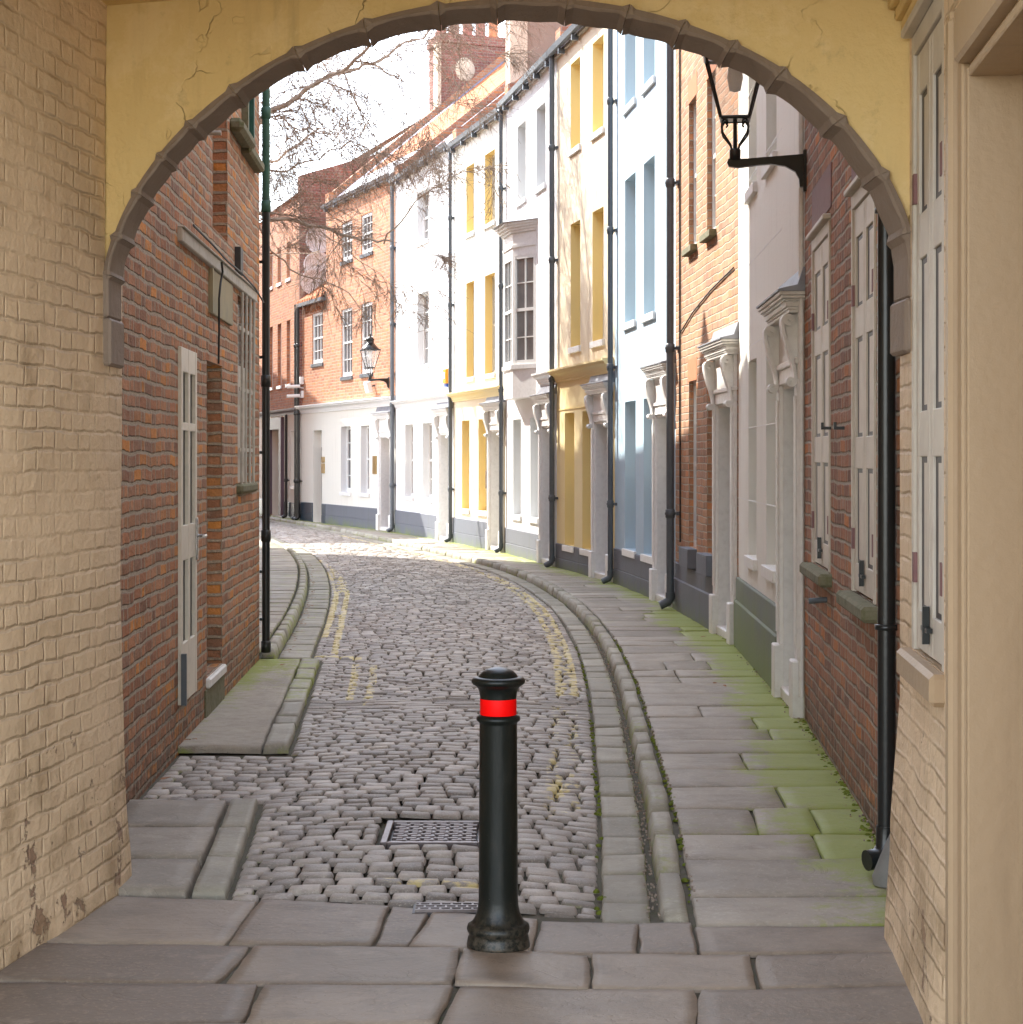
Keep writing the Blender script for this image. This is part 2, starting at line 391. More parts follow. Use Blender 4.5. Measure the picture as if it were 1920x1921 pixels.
M['purple'] = m_simple('dark_purple_surround', (.14,.10,.125), .5)
M['lintel'] = m_simple('maroon_lintel', (.22,.11,.105), .7, var=.4)
M['moss_sill'] = m_simple('mossy_stone_sill', (.19,.175,.11), .9, 0, .8, .008, sc_=22, dirt=(.085,.10,.035))
M['brass'] = m_simple('brass_plate', (.42,.28,.10), .35, .7)
M['bronze'] = m_simple('bronze_plaque', (.13,.09,.07), .45, .4)
M['steel'] = m_simple('steel_handle', (.5,.5,.5), .25, .9, .1)
M['dish'] = m_simple('satellite_dish_grey', (.62,.62,.64), .5)
M['orange'] = m_simple('orange_alarm_box', (.85,.36,.02), .4, var=.05)
M['whiteplastic'] = m_simple('white_plastic', (.78,.78,.76), .4, var=.08)
M['blueplastic'] = m_simple('blue_plastic', (.03,.08,.3), .4, var=.1)
M['wood_sign'] = m_simple('faded_board', (.38,.33,.21), .8, 0, .7, .003, sc_=4, dirt=(.22,.23,.19))
M['fascia'] = m_simple('worn_white_timber', (.55,.52,.46), .7, 0, .5, .004, sc_=12, dirt=(.3,.26,.2))
M['pot'] = m_simple('terracotta_pot', (.55,.2,.09), .8, var=.3)
M['pot_red'] = m_simple('red_brown_pot', (.36,.13,.10), .8, var=.3)
M['tiles'] = m_tiles('orange_pantiles')
M['stackrender'] = m_render('brown_rendered_stack', (.29,.21,.16), (.2,.14,.11), .4)
M['stackedge'] = m_render('buff_lit_edge_and_plate', (.60,.5,.38), (.45,.36,.27), .3)  # paints the sunlit edge of the stacks; also colours the round plate
M['bark'] = m_simple('birch_bark', (.46,.36,.27), .8, 0, .8, .004, sc_=10, dirt=(.20,.15,.11))
M['twig'] = m_simple('birch_twig', (.32,.235,.17), .8, 0, .4, 0)
M['sett'] = m_stone('granite_setts', (.215,.188,.16), (.49,.435,.375), rough=.5, bump=.011, grain=20, paint=True)
M['slab'] = m_stone('york_stone_slabs', (.24,.205,.16), (.385,.335,.27), rough=.62)
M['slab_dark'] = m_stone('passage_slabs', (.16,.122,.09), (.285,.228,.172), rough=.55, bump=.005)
M['gutter'] = m_stone('gutter_slabs', (.24,.22,.17), (.36,.33,.26), rough=.65)
M['kerb'] = m_stone('kerb_stone', (.27,.245,.185), (.40,.37,.30), rough=.65)
M['pad'] = m_stone('aggregate_pad', (.34,.30,.24), (.42,.375,.31), rough=.8, bump=.01, grain=30)
M['dirt'] = m_simple('joint_dirt', (.10,.088,.066), .95, 0, .7, .012, sc_=26, dirt=(.07,.085,.035))
M['guard'] = m_simple('grey_guard_stone', (.20,.195,.18), .7, 0, .4, .004)
M['leaf'] = m_simple('dry_leaf', (.30,.14,.06), .8, 0, .4)
M['grit'] = m_simple('grit', (.30,.24,.19), .9, 0, .6)
M['cable'] = m_simple('black_cable', (.02,.02,.02), .5)
mt = bpy.data.materials.new('lantern_glass'); mt.use_nodes = True
nb = mt.node_tree.nodes['Principled BSDF']; nb.inputs['Base Color'].default_value = (.9,.93,.93,1); nb.inputs['Roughness'].default_value = .02
nb.inputs['Alpha'].default_value = .22; nb.inputs['IOR'].default_value = 1.3
M['lglass'] = mt

# ---------------------------------------------------------------- plan of the place
HP = .058      # pavement height
fx_pts = [(1662,1592),(1510,1350),(1386,1210),(1268,1140),(1154,1093),(1045,1063.5),(949,1037),(851,1017.5),(742,998),(612,981.8),(565,976),(500,965.2)]
FP = [P(x, y, HP) for x, y in fx_pts]
def facade_x(z):
    for (x0, z0), (x1, z1) in zip(FP, FP[1:]):
        if z <= z1: return x0+(x1-x0)*(z-z0)/(z1-z0)
    (x0, z0), (x1, z1) = FP[-2], FP[-1]
    return x0+(x1-x0)*(z-z0)/(z1-z0)
kerb_px = [(1240,1735),(1216,1550),(1186,1400),(1160,1290),(1121,1200),(1060,1130),(960,1075),(850,1045),(700,1010),(600,990),(510,975.5)]
kerbR = interp([(P(x, y)[1], P(x, y)[0]) for x, y in kerb_px])
kl = [(520,1230),(563,1150),(577,1100),(572,1062),(545,1032),(505,1014)]
kerbL = interp([(P(x, y)[1], P(x, y)[0]) for x, y in kl])
gutR = lambda z: kerbR(z)-.225
gutL = lambda z: kerbL(z)+.30
WLA, WLB = (-1.83, 7.6), (-2.11, 15.6)     # left brick wall line
def wall_left(z): return WLA[0]+(WLB[0]-WLA[0])*(z-WLA[1])/(WLB[1]-WLA[1])
thr = lambda x: 7.22-.16*(x+1.2)          # threshold between passage slabs and street
padk = lambda z: -1.30+(-1.61+1.30)*(z-10.86)/(15.66-10.86)
platk = lambda z: -1.11-.14*(z-7.26)/1.94
def settL(z):
    if z < 9.2: return platk(z)+.005
    if z < 10.84: return wall_left(z)+.01
    if z < 15.8: return padk(z)+.005
    return gutL(z)

# ---------------------------------------------------------------- paving
def rings(h, b, n):
    if not isinstance(n, int): n = max(1, len(n)-5) if len(n) > 8 else 1+(len(n) > 5)
    e = min(.45, b/h)
    return [-1, -1+e*.3, -1+e]+[-1+e+(2-2*e)*i/n for i in range(1, n)]+[1-e, 1-e*.3, 1]

def ramp(x, y):
    k = max(0, min(1, (9.0-y)/2.2)); return -.052*k*k*(3-2*k)

class Pav:
    def __init__(s): s.mb = MB(); s.d = []
    def stone(s, q, ztop, drop, us, vs, rnd, moss=0, rc=.0, wob=.0, crown=0.0, tilt=0.0, paint=None, zf=None, pw=6, bev=.009):
        """q: four corners (x,y) ccw from (u-,v-)"""
        tx, ty = random.uniform(-tilt, tilt), random.uniform(-tilt, tilt)
        W_ = math.hypot(q[1][0]-q[0][0], q[1][1]-q[0][1])/2; H_ = math.hypot(q[3][0]-q[0][0], q[3][1]-q[0][1])/2
        us = rings(W_, bev, us); vs = rings(H_, bev, vs)
        rows = []; seed = random.random()*50
        for v in vs:
            row = []
            for u in us:
                uu, vv = u, v
                if rc:
                    k = rc*(abs(u)**3)*(abs(v)**3)
                    uu = u*(1-k); vv = v*(1-k*1.3)
                a, b = (uu+1)/2, (vv+1)/2
                x = (q[0][0]*(1-a)+q[1][0]*a)*(1-b)+(q[3][0]*(1-a)+q[2][0]*a)*b
                y = (q[0][1]*(1-a)+q[1][1]*a)*(1-b)+(q[3][1]*(1-a)+q[2][1]*a)*b
                if wob:
                    nn = mnoise.noise_vector(Vector((x*3.1, y*3.1, seed)))
                    n2 = mnoise.noise_vector(Vector((x*13, y*13, seed)))
                    x += nn.x*wob+n2.x*wob*.35; y += nn.y*wob+n2.y*wob*.35
                e = max(0.0, 1-min((1-abs(u))*W_, (1-abs(v))*H_)/bev)**2.2
                z = ztop - drop*e + crown*(1-u*u)*(1-v*v) + tx*u + ty*v
                if wob: z += mnoise.noise(Vector((x*4, y*4, seed)))*.0035
                if zf: z += zf(x, y)
                row.append((x, y, z))
                m = moss(x, y) if callable(moss) else moss
                if m > .15: m += .30*e
                pd, wr = paint(x, y) if paint else (1.0, 0.5)
                s.d.append((rnd, m, pd, wr))
            rows.append(row)
        s.mb.grid(rows, 0, True, False)
    def build(s, name, mat):
        return s.mb.build(name, mat, data=s.d)

# painted lines, world polylines with wear (higher = more worn)
def pxl(l, h=0): return [P(x, y, h) for x, y in l]
LINES = []
def addline(pts, w, wear): LINES.append((pts, w, wear))
addline(pxl([(609,1192),(622,1150),(632,1112),(624,1085),(603,1064),(575,1045)]), .033, .28)
addline(pxl([(628,1222),(640,1172),(652,1112),(645,1088),(625,1066),(600,1048)]), .033, .28)
addline(pxl([(590,1226),(672,1232)]), .04, .36)
addline(pxl([(668,1242),(664,1275),(655,1312)]), .03, .40)
addline(pxl([(701,1244),(699,1280),(688,1322)]), .03, .44)
addline([(gutR(z)-.10, z) for z in np.arange(13.4, 42, 1.0)], .03, .36)
addline([(gutR(z)-.21, z) for z in np.arange(13.4, 42, 1.0)], .03, .40)
addline([(gutR(z)-.12, z) for z in np.arange(8.9, 13.4, 1.0)], .03, .52)
addline([(gutR(z)-.24, z) for z in np.arange(8.9, 13.4, 1.0)], .03, .50)
addline(pxl([(1042,1452),(1043,1490)]), .035, .33)
addline(pxl([(735,1652),(800,1658),(895,1662)]), .05, .46)
SEG = [(np.array(a), np.array(b), w, wr) for pts, w, wr in LINES for a, b in zip(pts, pts[1:])]
SA = np.array([s[0] for s in SEG]); SB = np.array([s[1] for s in SEG]); SW = np.array([s[2] for s in SEG]); SWR = np.array([s[3] for s in SEG])
SD = SB-SA; SL = (SD**2).sum(1)
def paint_at(x, y):
    p = np.array((x, y)); t = np.clip(((p-SA)*SD).sum(1)/SL, 0, 1)
    d = np.sqrt(((SA+SD*t[:, None]-p)**2).sum(1))-SW
    i = int(d.argmin())
    return float(min(d[i], 1.0)), float(SWR[i])

def camber(x, y):
    a, b = settL(y) if y > 16 else -1.3, gutR(y)
    m = (a+b)/2; w = max((b-a)/2, .5); t = max(-1, min(1, (x-m)/w))
    return .03*(1-t*t) + .012*mnoise.noise(Vector((x*.9, y*.5, 3)))-.02

road = Pav()
grate = [P(722,1541), P(905,1541), P(905,1583), P(722,1583)]
GX0, GX1, GY0, GY1 = -.60, -.10, 8.20, 8.74
z = 6.72; row = 0
US = 2; VS = 2
USF = 1; VSF = 1
while z < 56:
    cross = 12.55 < z < 13.15
    pitch = .118*random.uniform(.9, 1.1) if not cross else .078
    if z > 30: pitch *= 1.25
    xl, xr = settL(z+pitch/2), gutR(z+pitch/2)
    if z > 44: xl -= .3
    x = xl+.008 - (random.uniform(0, .0) if row % 2 else 0)
    first = True
    while x < xr-.03:
        w = random.uniform(.115, .16) if not cross else random.uniform(.25, .5)
        if z > 30: w *= 1.3
        if first and row % 2: w *= .55
        first = False
        x1 = min(x+w, xr-.004)
        if xr-x1 < .05: x1 = xr-.004
        cxx = (x+x1)/2; zz = z
        sk = .06*math.sin(cxx*1.3+z*.35)+.03*mnoise.noise(Vector((cxx*2.2, z*.8, 9)))*2
        if z < 7.6: sk *= max(0, (z-6.9)/.7)
        slope = .078*math.cos(cxx*1.3+z*.35)
        if z < 7.6: slope *= max(0, (z-6.9)/.7)
        lim = thr(cxx)
        ok = zz+sk+pitch > lim+.055
        if 7 < z < 9.3 and GX0-.0 < x and x1 < GX1+.0 and GY0-.10 < zz+sk < GY1-.0: ok = False
        if 9.2 < z < 10.84 and cxx < -1.3 and not (9.3 < zz+sk and zz+sk+pitch < 10.82): ok = False
        if z > 10.6 and z < 10.9 and cxx < padk(10.86) and zz+sk+pitch > 10.84: ok = False
        if 9.1 < z < 9.4 and cxx < platk(9.2) and zz+sk < 9.24: ok = False
        if ok:
            g = .006; jx = random.uniform(-.005, .005)
            p2 = pitch-g*.9
            if cross: p2 = pitch-.014
            zl = zz+sk-slope*(x1-x)/2; zr = zz+sk+slope*(x1-x)/2
            xa, xb = x, x1
            if 7 < z < 9.3 and GY0-.08 < zz+sk < GY1-.0:
                if x < GX0 < x1: x1_ = GX0; xb = GX0
                elif x < GX1 < x1: xa = GX1
            if zz+sk <= lim+.02:
                zl = max(zl, thr(xa)+.012); zr = max(zr, thr(xb)+.012); p2 = zz+sk+p2-max(zl, zr)
            if xb-xa < .03: x = x1; continue
            q = [(xa+g/2, zl), (xb-g/2, zr), (xb-g/2+jx, zr+p2), (xa+g/2+jx, zl+p2)]
            rnd = min(1, max(0, random.gauss(.45, .33)))
            near = z < 24
            edge = min(cxx-xl, xr-cxx)
            road.stone(q, random.uniform(-.003, .003), .018, US if near else USF, VS if near else VSF, rnd,
                       .25*max(0, 1-edge/.25), rc=.08, crown=.002, tilt=.0035, wob=.004 if near else 0, paint=paint_at if z < 42 else None, zf=camber, bev=.011)
        x = x1
    z += pitch; row += 1
tag(road.build('road', M['sett']), kind='structure')

# base sheets
g = MB(); g.face([(-70,-12,-.10),(70,-12,-.10),(70,140,-.10),(-70,140,-.10)]); tag(g.build('ground', M['dirt']), kind='structure')
g = MB()
zs = [6.76+.3*i for i in range(12)]+[10.4+.6*i for i in range(78)]
g.grid([[(min(settL(q)-.35, kerbL(q)+.1) if q > 15.8 else -1.95, q, -.032) , (kerbR(q)+.02, q, -.032)] for q in zs], 0, False)
g.grid([[(kerbR(q)+.02, q, HP-.017+ramp(0, q)), (facade_x(max(q, 7.9))+.3, q, HP-.017+ramp(0, q))] for q in zs], 0, False)
g.face([(-2.5, -1.4, -.011), (2.0, -1.4, -.011), (2.0, 6.75, -.011), (-2.5, 7.24, -.011)])
g.grid([[(kerbL(q)-2.2, q, HP-.045), (kerbL(q)-.02, q, HP-.045)] for q in zs if q > 15.7], 0, False)
tag(g.build('road_bed', M['dirt']), kind='structure')

def slab_us(w, b=.012, n=4):
    return n+1
def slab_us_old(w, b=.012, n=4):
    e = min(.4, 2*b/w); inner = [-(1-e)+2*(1-e)*i/n for i in range(n+1)]
    return [-1]+inner+[1]

# right-hand pavement
pv = Pav()
def mossR(x, y):
    d = facade_x(y)-x
    return max(0, 1.0-d/.62)*(1.25 if 7.4 < y < 20 else .75)+.10
z = 6.79
while z < 56:
    p = random.uniform(.36, .66); g_ = .006
    xl = kerbR(z+p/2)+.135; xr = facade_x(max(z+p/2, 7.8))+.05
    cuts = [0]+([] if random.random() < .42 else ([random.uniform(.3, .7)] if random.random() < .85 else [random.uniform(.25, .4), random.uniform(.6, .75)]))+[1]
    sl = random.uniform(-.03, .03)
    for a, b in zip(cuts, cuts[1:]):
        def at(f, zz):
            l = kerbR(zz)+.128; r = facade_x(max(zz, 7.8))+.05
            return l+(r-l)*f
        q = [(at(a, z)+g_/2, z+g_/2+sl*a), (at(b, z)-g_/2, z+g_/2+sl*b), (at(b, z+p)-g_/2, z+p-g_/2+sl*b), (at(a, z+p)+g_/2, z+p-g_/2+sl*a)]
        w = q[1][0]-q[0][0]
        if w < .05: continue
        pv.stone(q, HP+random.uniform(-.003, .003), .015, slab_us(w), slab_us(p, n=3), random.random(), (lambda k_: (lambda x, y: mossR(x, y)+k_))(random.uniform(-.22, .15)), wob=.011, tilt=.004, zf=ramp)
    z += p
tag(pv.build('pavement_right', M['slab']), kind='structure')
# kerb right
kb = Pav(); z = 6.80; i = 0
while z < 55:
    p = random.uniform(.45, .95)
    jx = random.uniform(-.004, .004)
    q = [(kerbR(z)+jx, z+.002), (kerbR(z)+.122+jx, z+.002), (kerbR(z+p)+.122+jx, z+p-.002), (kerbR(z+p)+jx, z+p-.002)]
    kb.stone(q, HP+.008+random.uniform(-.006, .006), .10, 3, 3, random.random(), .22+.3*(random.random()-.5), rc=.05, wob=.010, crown=.004, tilt=.003, bev=.022, zf=ramp)
    z += p
tag(kb.build('kerb_right', M['kerb']), kind='structure')
# gutter right
gt = Pav(); z = 6.82
while z < 55:
    p = random.uniform(.3, .62) if z < 20 else 1.0
    q = [(gutR(z)+.01, z+.006), (kerbR(z)-.03, z+.006), (kerbR(z+p)-.03, z+p-.006), (gutR(z+p)+.01, z+p-.006)]
    gt.stone(q, -.004+random.uniform(-.005, .004), .03, slab_us(.2), slab_us(p), random.random(), lambda x, y: .05+.6*max(0, 1-abs(kerbR(y)-x)/.10), wob=.008, tilt=.003, pw=14)
    z += p
# gutter left
z = 15.95
while z < 44:
    p = random.uniform(.35, .6)
    q = [(kerbL(z)+.02, z+.006), (gutL(z)-.01, z+.006), (gutL(z+p)-.01, z+p-.006), (kerbL(z+p)+.02, z+p-.006)]
    gt.stone(q, -.004+random.uniform(-.005, .004), .03, slab_us(.26), slab_us(p), random.random(), .35, wob=.008, tilt=.003, pw=14)
    z += p
tag(gt.build('gutter', M['gutter']), kind='structure')
# left kerb + pavement beyond the corner
kb = Pav(); z = 15.85
while z < 44:
    p = random.uniform(.5, .8)
    q = [(kerbL(z)-.13, z+.005), (kerbL(z), z+.005), (kerbL(z+p), z+p-.005), (kerbL(z+p)-.13, z+p-.005)]
    kb.stone(q, HP+.008, .10, 3, 3, random.random(), .42, rc=.05, wob=.008, crown=.004, bev=.03)
    z += p
# kerb stones of the concrete pad
z = 10.86
for p in (.95, .3, .75, .7, .62, .66, .80):
    q = [(padk(z)-.15, z+.008), (padk(z), z+.008), (padk(z+p), z+p-.008), (padk(z+p)-.15, z+p-.008)]
    kb.stone(q, .026, .05, slab_us(.15, .015), slab_us(p, .015), random.random(), lambda x, y: .2+.35*(y > 13), wob=.008, tilt=.003, pw=10)
    z += p
# edge stones of the slab platform by the passage
z = 7.27
for p in (.62, .62, .72):
    q = [(platk(z)-.14, z+.008), (platk(z), z+.008), (platk(z+p), z+p-.008), (platk(z+p)-.14, z+p-.008)]
    kb.stone(q, .018, .06, slab_us(.14, .015), slab_us(p, .015), random.random()*.6, .12, wob=.007, tilt=.003, pw=10)
    z += p
tag(kb.build('kerb_left', M['kerb']), kind='structure')
pl = Pav(); z = 15.95
while z < 44:
    p = random.uniform(.4, .62); W = 1.9
    c = random.uniform(.3, .6)
    for a, b in ((0, c), (c, 1)):
        q = [(kerbL(z)-.14-W*(1-a), z+.006), (kerbL(z)-.14-W*(1-b), z+.006), (kerbL(z+p)-.14-W*(1-b), z+p-.006), (kerbL(z+p)-.14-W*(1-a), z+p-.006)]
        pl.stone(q, HP+random.uniform(-.003, .003), .03, slab_us(W*(b-a)), slab_us(p), random.random(), .36, wob=.008, tilt=.003, pw=14)
    z += p
z = 7.27
for p in (.60, .68, .64):
    q = [(-1.56 if z < 7.5 else wall_left(z)+.0, z+.008), (platk(z)-.155, z+.008), (platk(z+p)-.155, z+p-.008), (wall_left(z+p)+.0, z+p-.008)]
    pl.stone(q, .016, .05, slab_us(.4), slab_us(p), random.random()*.5, .05, wob=.012, tilt=.004, pw=14)
    z += p
tag(pl.build('pavement_left', M['slab']), kind='structure')
# aggregate pad by the brick wall
pd_ = Pav()
q = [(wall_left(10.86)-.02, 10.87), (padk(10.86)-.16, 10.87), (padk(15.64)-.16, 15.64), (wall_left(15.64)-.02, 15.64)]
pd_.stone(q, .020, .04, 14, 44, .5,
          lambda x, y: .15+.65*max(0, (y-12.6)/3)*max(0, 1-abs(x+1.95)/.9)+.3*max(0, 1-(x-wall_left(y))/.2), wob=.012, pw=40)
tag(pd_.build('footway_pad', M['pad']), kind='structure')

# passage floor
pf = Pav()
def Pm(x, y): return P(x, y, 0)
rowsY = [[(180,1690),(480,1688),(880,1716),(1265,1736),(1320,1708),(1720,1700)]]
def rowline(pts):
    w = [P(x, y, 0) for x, y in pts]
    def f(X):
        if X <= w[0][0]: return w[0][1]
        for (x0, z0), (x1, z1) in zip(w, w[1:]):
            if X <= x1: return z0+(z1-z0)*(X-x0)/(x1-x0)
        return w[-1][1]
    return f
L0 = rowline([(100,1672),(480,1688),(760,1702),(880,1722),(1100,1732),(1270,1737),(1720,1737)])
L1 = rowline([(60,1768),(420,1772),(720,1776),(900,1782),(1010,1790),(1300,1795),(1720,1782)])
L2 = rowline([(0,1842),(430,1846),(860,1850),(1105,1858),(1420,1858),(1760,1845)])
L3 = rowline([(-200,1930),(480,1925),(1300,1932),(1900,1925)])
L4 = lambda X: 5.05; L5 = lambda X: 4.4; L6 = lambda X: 3.7; L7 = lambda X: 3.0; L8 = lambda X: 2.2; L9 = lambda X: 1.2; L10 = lambda X: 0; L11 = lambda X: -1.4
J = [[(-2.0,-2.0), P(485,1690)[0:1]+(P(425,1770)[0],), (P(735,1705)[0], P(700,1775)[0]), (P(812,1710)[0], P(765,1778)[0]), (P(1012,1728)[0], P(1000,1785)[0]), (P(1200,1735)[0], P(1196,1790)[0]), (P(1300,1737)[0], P(1313,1792)[0]), (1.9, 1.9)],
     [(-2.1,-2.1), (P(475,1775)[0], P(415,1845)[0]), (P(868,1785)[0], P(850,1850)[0]), (P(1108,1795)[0], P(1108,1855)[0]), (P(1412,1795)[0], P(1422,1855)[0]), (1.9, 1.9)],
     [(-2.2,-2.2), (P(490,1850)[0], P(455,1921)[0]), (P(855,1855)[0], P(818,1921)[0]), (P(1310,1860)[0], P(1300,1921)[0]), (1.9, 1.9)]]
def passage_row(la, lb, joints):
    for (a0, a1), (b0, b1) in zip(joints, joints[1:]):
        g_ = .003
        q = [(a1+g_/2, lb((a1)*1.0)+g_), (b1-g_/2, lb(b1)+g_), (b0-g_/2, la(b0)-g_), (a0+g_/2, la(a0)-g_)]
        w = b0-a0
        pf.stone(q, +.004+random.uniform(-.003, .003), .016, 18, 10, random.random(), 0.0, rc=.015, bev=.005, wob=.013, tilt=.004, pw=18)
passage_row(L0, L1, J[0]); passage_row(L1, L2, J[1]); passage_row(L2, L3, J[2])
ls = [L3, L4, L5, L6, L7, L8, L9, L10, L11]
for a, b in zip(ls, ls[1:]):
    xs = [-2.6]
    while xs[-1] < 2.0: xs.append(xs[-1]+random.uniform(.6, 1.1))
    passage_row(a, b, [(x, x) for x in xs])
# small infill slabs on the right between pavement rows and the threshold
tag(pf.build('passage_floor', M['slab_dark']), kind='structure')

# ---------------------------------------------------------------- bollard
b = thing('bollard', 'black cast bollard with bright red band standing in the passage', 'bollard', (-.046, 6.5, 0))
m = MB(); m.lathe(0, 0, [(0,.02),(.110,.0),(.110,.012),(.106,.035),(.101,.046),(.107,.053),(.110,.064),(.107,.077),(.096,.084),(.090,.088),(.083,.10),(.075,.12),(.070,.145),(.0685,.17),(.0655,.775),(.066,.78),(.0755,.788),(.077,.793),(.0755,.80),(.066,.806),(.063,.808)], 64)
m.build('post', M['bollard'], b)
m = MB(); m.lathe(0, 0, [(.0632,.808),(.0638,.810),(.0638,.862),(.0632,.864)], 64); m.build('reflective_band', M['red'], b)
m = MB(); m.lathe(0, 0, [(.063,.864),(.0645,.875),(.066,.885),(.070,.898),(.078,.908),(.088,.913),(.0935,.921),(.0935,.929),(.088,.936),(.077,.939),(.0715,.940),(.070,.936),(.069,.938),(.064,.948),(.054,.958),(.040,.966),(.022,.971),(.0,.973)], 64)
m.build('cap', M['bollard'], b)

# ---------------------------------------------------------------- frames for facades
class Frame:
    def __init__(s, A, B):
        s.A = A; s.L = math.hypot(B[0]-A[0], B[1]-A[1]); s.t = ((B[0]-A[0])/s.L, (B[1]-A[1])/s.L)
        s.rz = math.atan2(s.t[1], s.t[0])
    def u(s, px):
        r = (px-CX)/FPX
        return (r*s.A[1]-s.A[0])/(s.t[0]-r*s.t[1])
    def Z(s, px): return s.A[1]+s.t[1]*s.u(px)
    def z(s, px, py): return EYE+(HY-py)/FPX*s.Z(px)
    def w(s, u, v, z=0): return (s.A[0]+s.t[0]*u-s.t[1]*v, s.A[1]+s.t[1]*u+s.t[0]*v, z)

def wall_sheet(mb, u0, u1, z0, z1, ops, depth=.15, v=0.0, m=0, mr=1):
    us = sorted({u0, u1, *[o[0] for o in ops], *[o[1] for o in ops]}); zs_ = sorted({z0, z1, *[o[2] for o in ops], *[o[3] for o in ops]})
    us = [x for x in us if u0 <= x <= u1]; zs_ = [x for x in zs_ if z0 <= x <= z1]
    for a, b_ in zip(us, us[1:]):
        run = None
        for c, d in zip(zs_, zs_[1:]):
            um, zm = (a+b_)/2, (c+d)/2
            hole = any(o[0] < um < o[1] and o[2] < zm < o[3] for o in ops)
            if not hole: mb.face([(b_, v, c), (a, v, c), (a, v, d), (b_, v, d)], m)
    for o in ops:
        dp = o[4] if len(o) > 4 else depth
        a, b_, c, d = max(o[0], u0), min(o[1], u1), max(o[2], z0), min(o[3], z1)
        mb.face([(a, v, c), (a, v-dp, c), (a, v-dp, d), (a, v, d)], mr); mb.face([(b_, v, c), (b_, v, d), (b_, v-dp, d), (b_, v-dp, c)], mr)
        mb.face([(a, v, d), (a, v-dp, d), (b_, v-dp, d), (b_, v, d)], mr); mb.face([(a, v, c), (b_, v, c), (b_, v-dp, c), (a, v-dp, c)], mr)

def window(par, u0, u1, z0, z1, dp, cols=2, rows=4, sill=True, glass='glass', sillm='trim', fr=.045, sproj=.035, sash='sash', sh=.09):
    m = MB(); y0, y1 = -dp-.05, -dp+.012
    m.box(u0, u0+fr, y0, y1, z0, z1); m.box(u1-fr, u1, y0, y1, z0, z1)
    m.box(u0+fr, u1-fr, y0, y1, z1-fr, z1); m.box(u0+fr, u1-fr, y0, y1, z0, z0+fr*1.4)
    zm = (z0+z1)/2; m.box(u0+fr, u1-fr, y0, y1-.006, zm-.022, zm+.022)
    for i in range(1, cols):
        x = u0+fr+(u1-u0-2*fr)*i/cols; m.box(x-.009, x+.009, y0, y1-.015, z0+fr*1.4, z1-fr)
    for i in range(1, rows):
        if abs(i/rows-.5) < .01: continue
        zz = z0+(z1-z0)*i/rows; m.box(u0+fr, u1-fr, y0, y1-.017, zz-.009, zz+.009)
    w = m.build('window', M[sash], par)
    m = MB(); m.box(u0+.004, u1-.004, y0-.012, y1-.035, z0+.004, z1-.004); m.build('pane', M[glass], w)
    if sill:
        m = MB(); m.box(u0-.05, u1+.05, -.01, sproj, z0-sh, z0-.002, 0, .004); m.box(u0+.003, u1-.003, -dp+.013, -.01, z0-.02, z0-.002); m.build('sill', M[sillm], w)
    return w

def panel_door(par, u0, u1, z0, z1, dp, mat, fan=True, name='door'):
    m = MB(); zt = z1-.42 if fan else z1
    m.box(u0, u1, -dp-.05, -dp, z0, zt)
    w = (u1-u0); 
    for a, b_ in ((.1, .46), (.54, .9)):
        for c, d in ((.06, .36), (.42, .66), (.72, .95)):
            m.box(u0+w*a, u0+w*b_, -dp, -dp+.014, z0+(zt-z0)*c, z0+(zt-z0)*d, 0, .01)
    d_ = m.build(name, M[mat], par)
    m = MB(); m.lathe(0, 0, [(0,0),(.012,0),(.012,.03),(.028,.04),(.028,.06),(0,.07)], 12)
    for i, q in enumerate(m.v): m.v[i] = (u0+w*.12+q[0], -dp+.012+q[2], z0+1.05+q[1])
    m.build('handle', M['brass'], d_)
    if fan:
        m = MB(); m.box(u0, u1, -dp-.03, -dp+.01, zt+.0, zt+.06); m.box(u0, u0+.05, -dp-.03, -dp+.01, zt+.06, z1); m.box(u1-.05, u1, -dp-.03, -dp+.01, zt+.06, z1); m.box(u0+.05, u1-.05, -dp-.03, -dp+.01, z1-.05, z1)
        m.box((u0+u1)/2-.012, (u0+u1)/2+.012, -dp-.025, -dp+.005, zt+.06, z1-.05)
        f = m.build('fanlight', M['sash'], par)
        m = MB(); m.box(u0+.01, u1-.01, -dp-.06, -dp-.03, zt+.01, z1-.01); m.build('pane', M['glass'], f)

def scroll_path(H, W):
    """S-shaped console side profile, y outward, z up (top z=0, bottom z=-H)"""
    pts = []
    r1 = W*.40; c1 = (W-r1-.01, -r1-.005)
    for i in range(26):      # inner spiral of the top scroll, curling out and over
        k = i/25; a = R(-60)+R(430)*k*1.0
        r = r1*(.25+.75*k)
        ang = R(180)+a*-1
        pts.append((c1[0]+r*math.cos(R(500)-R(500)*k*1.0+R(0)), c1[1]+r*math.sin(R(500)-R(500)*k)))
    return pts

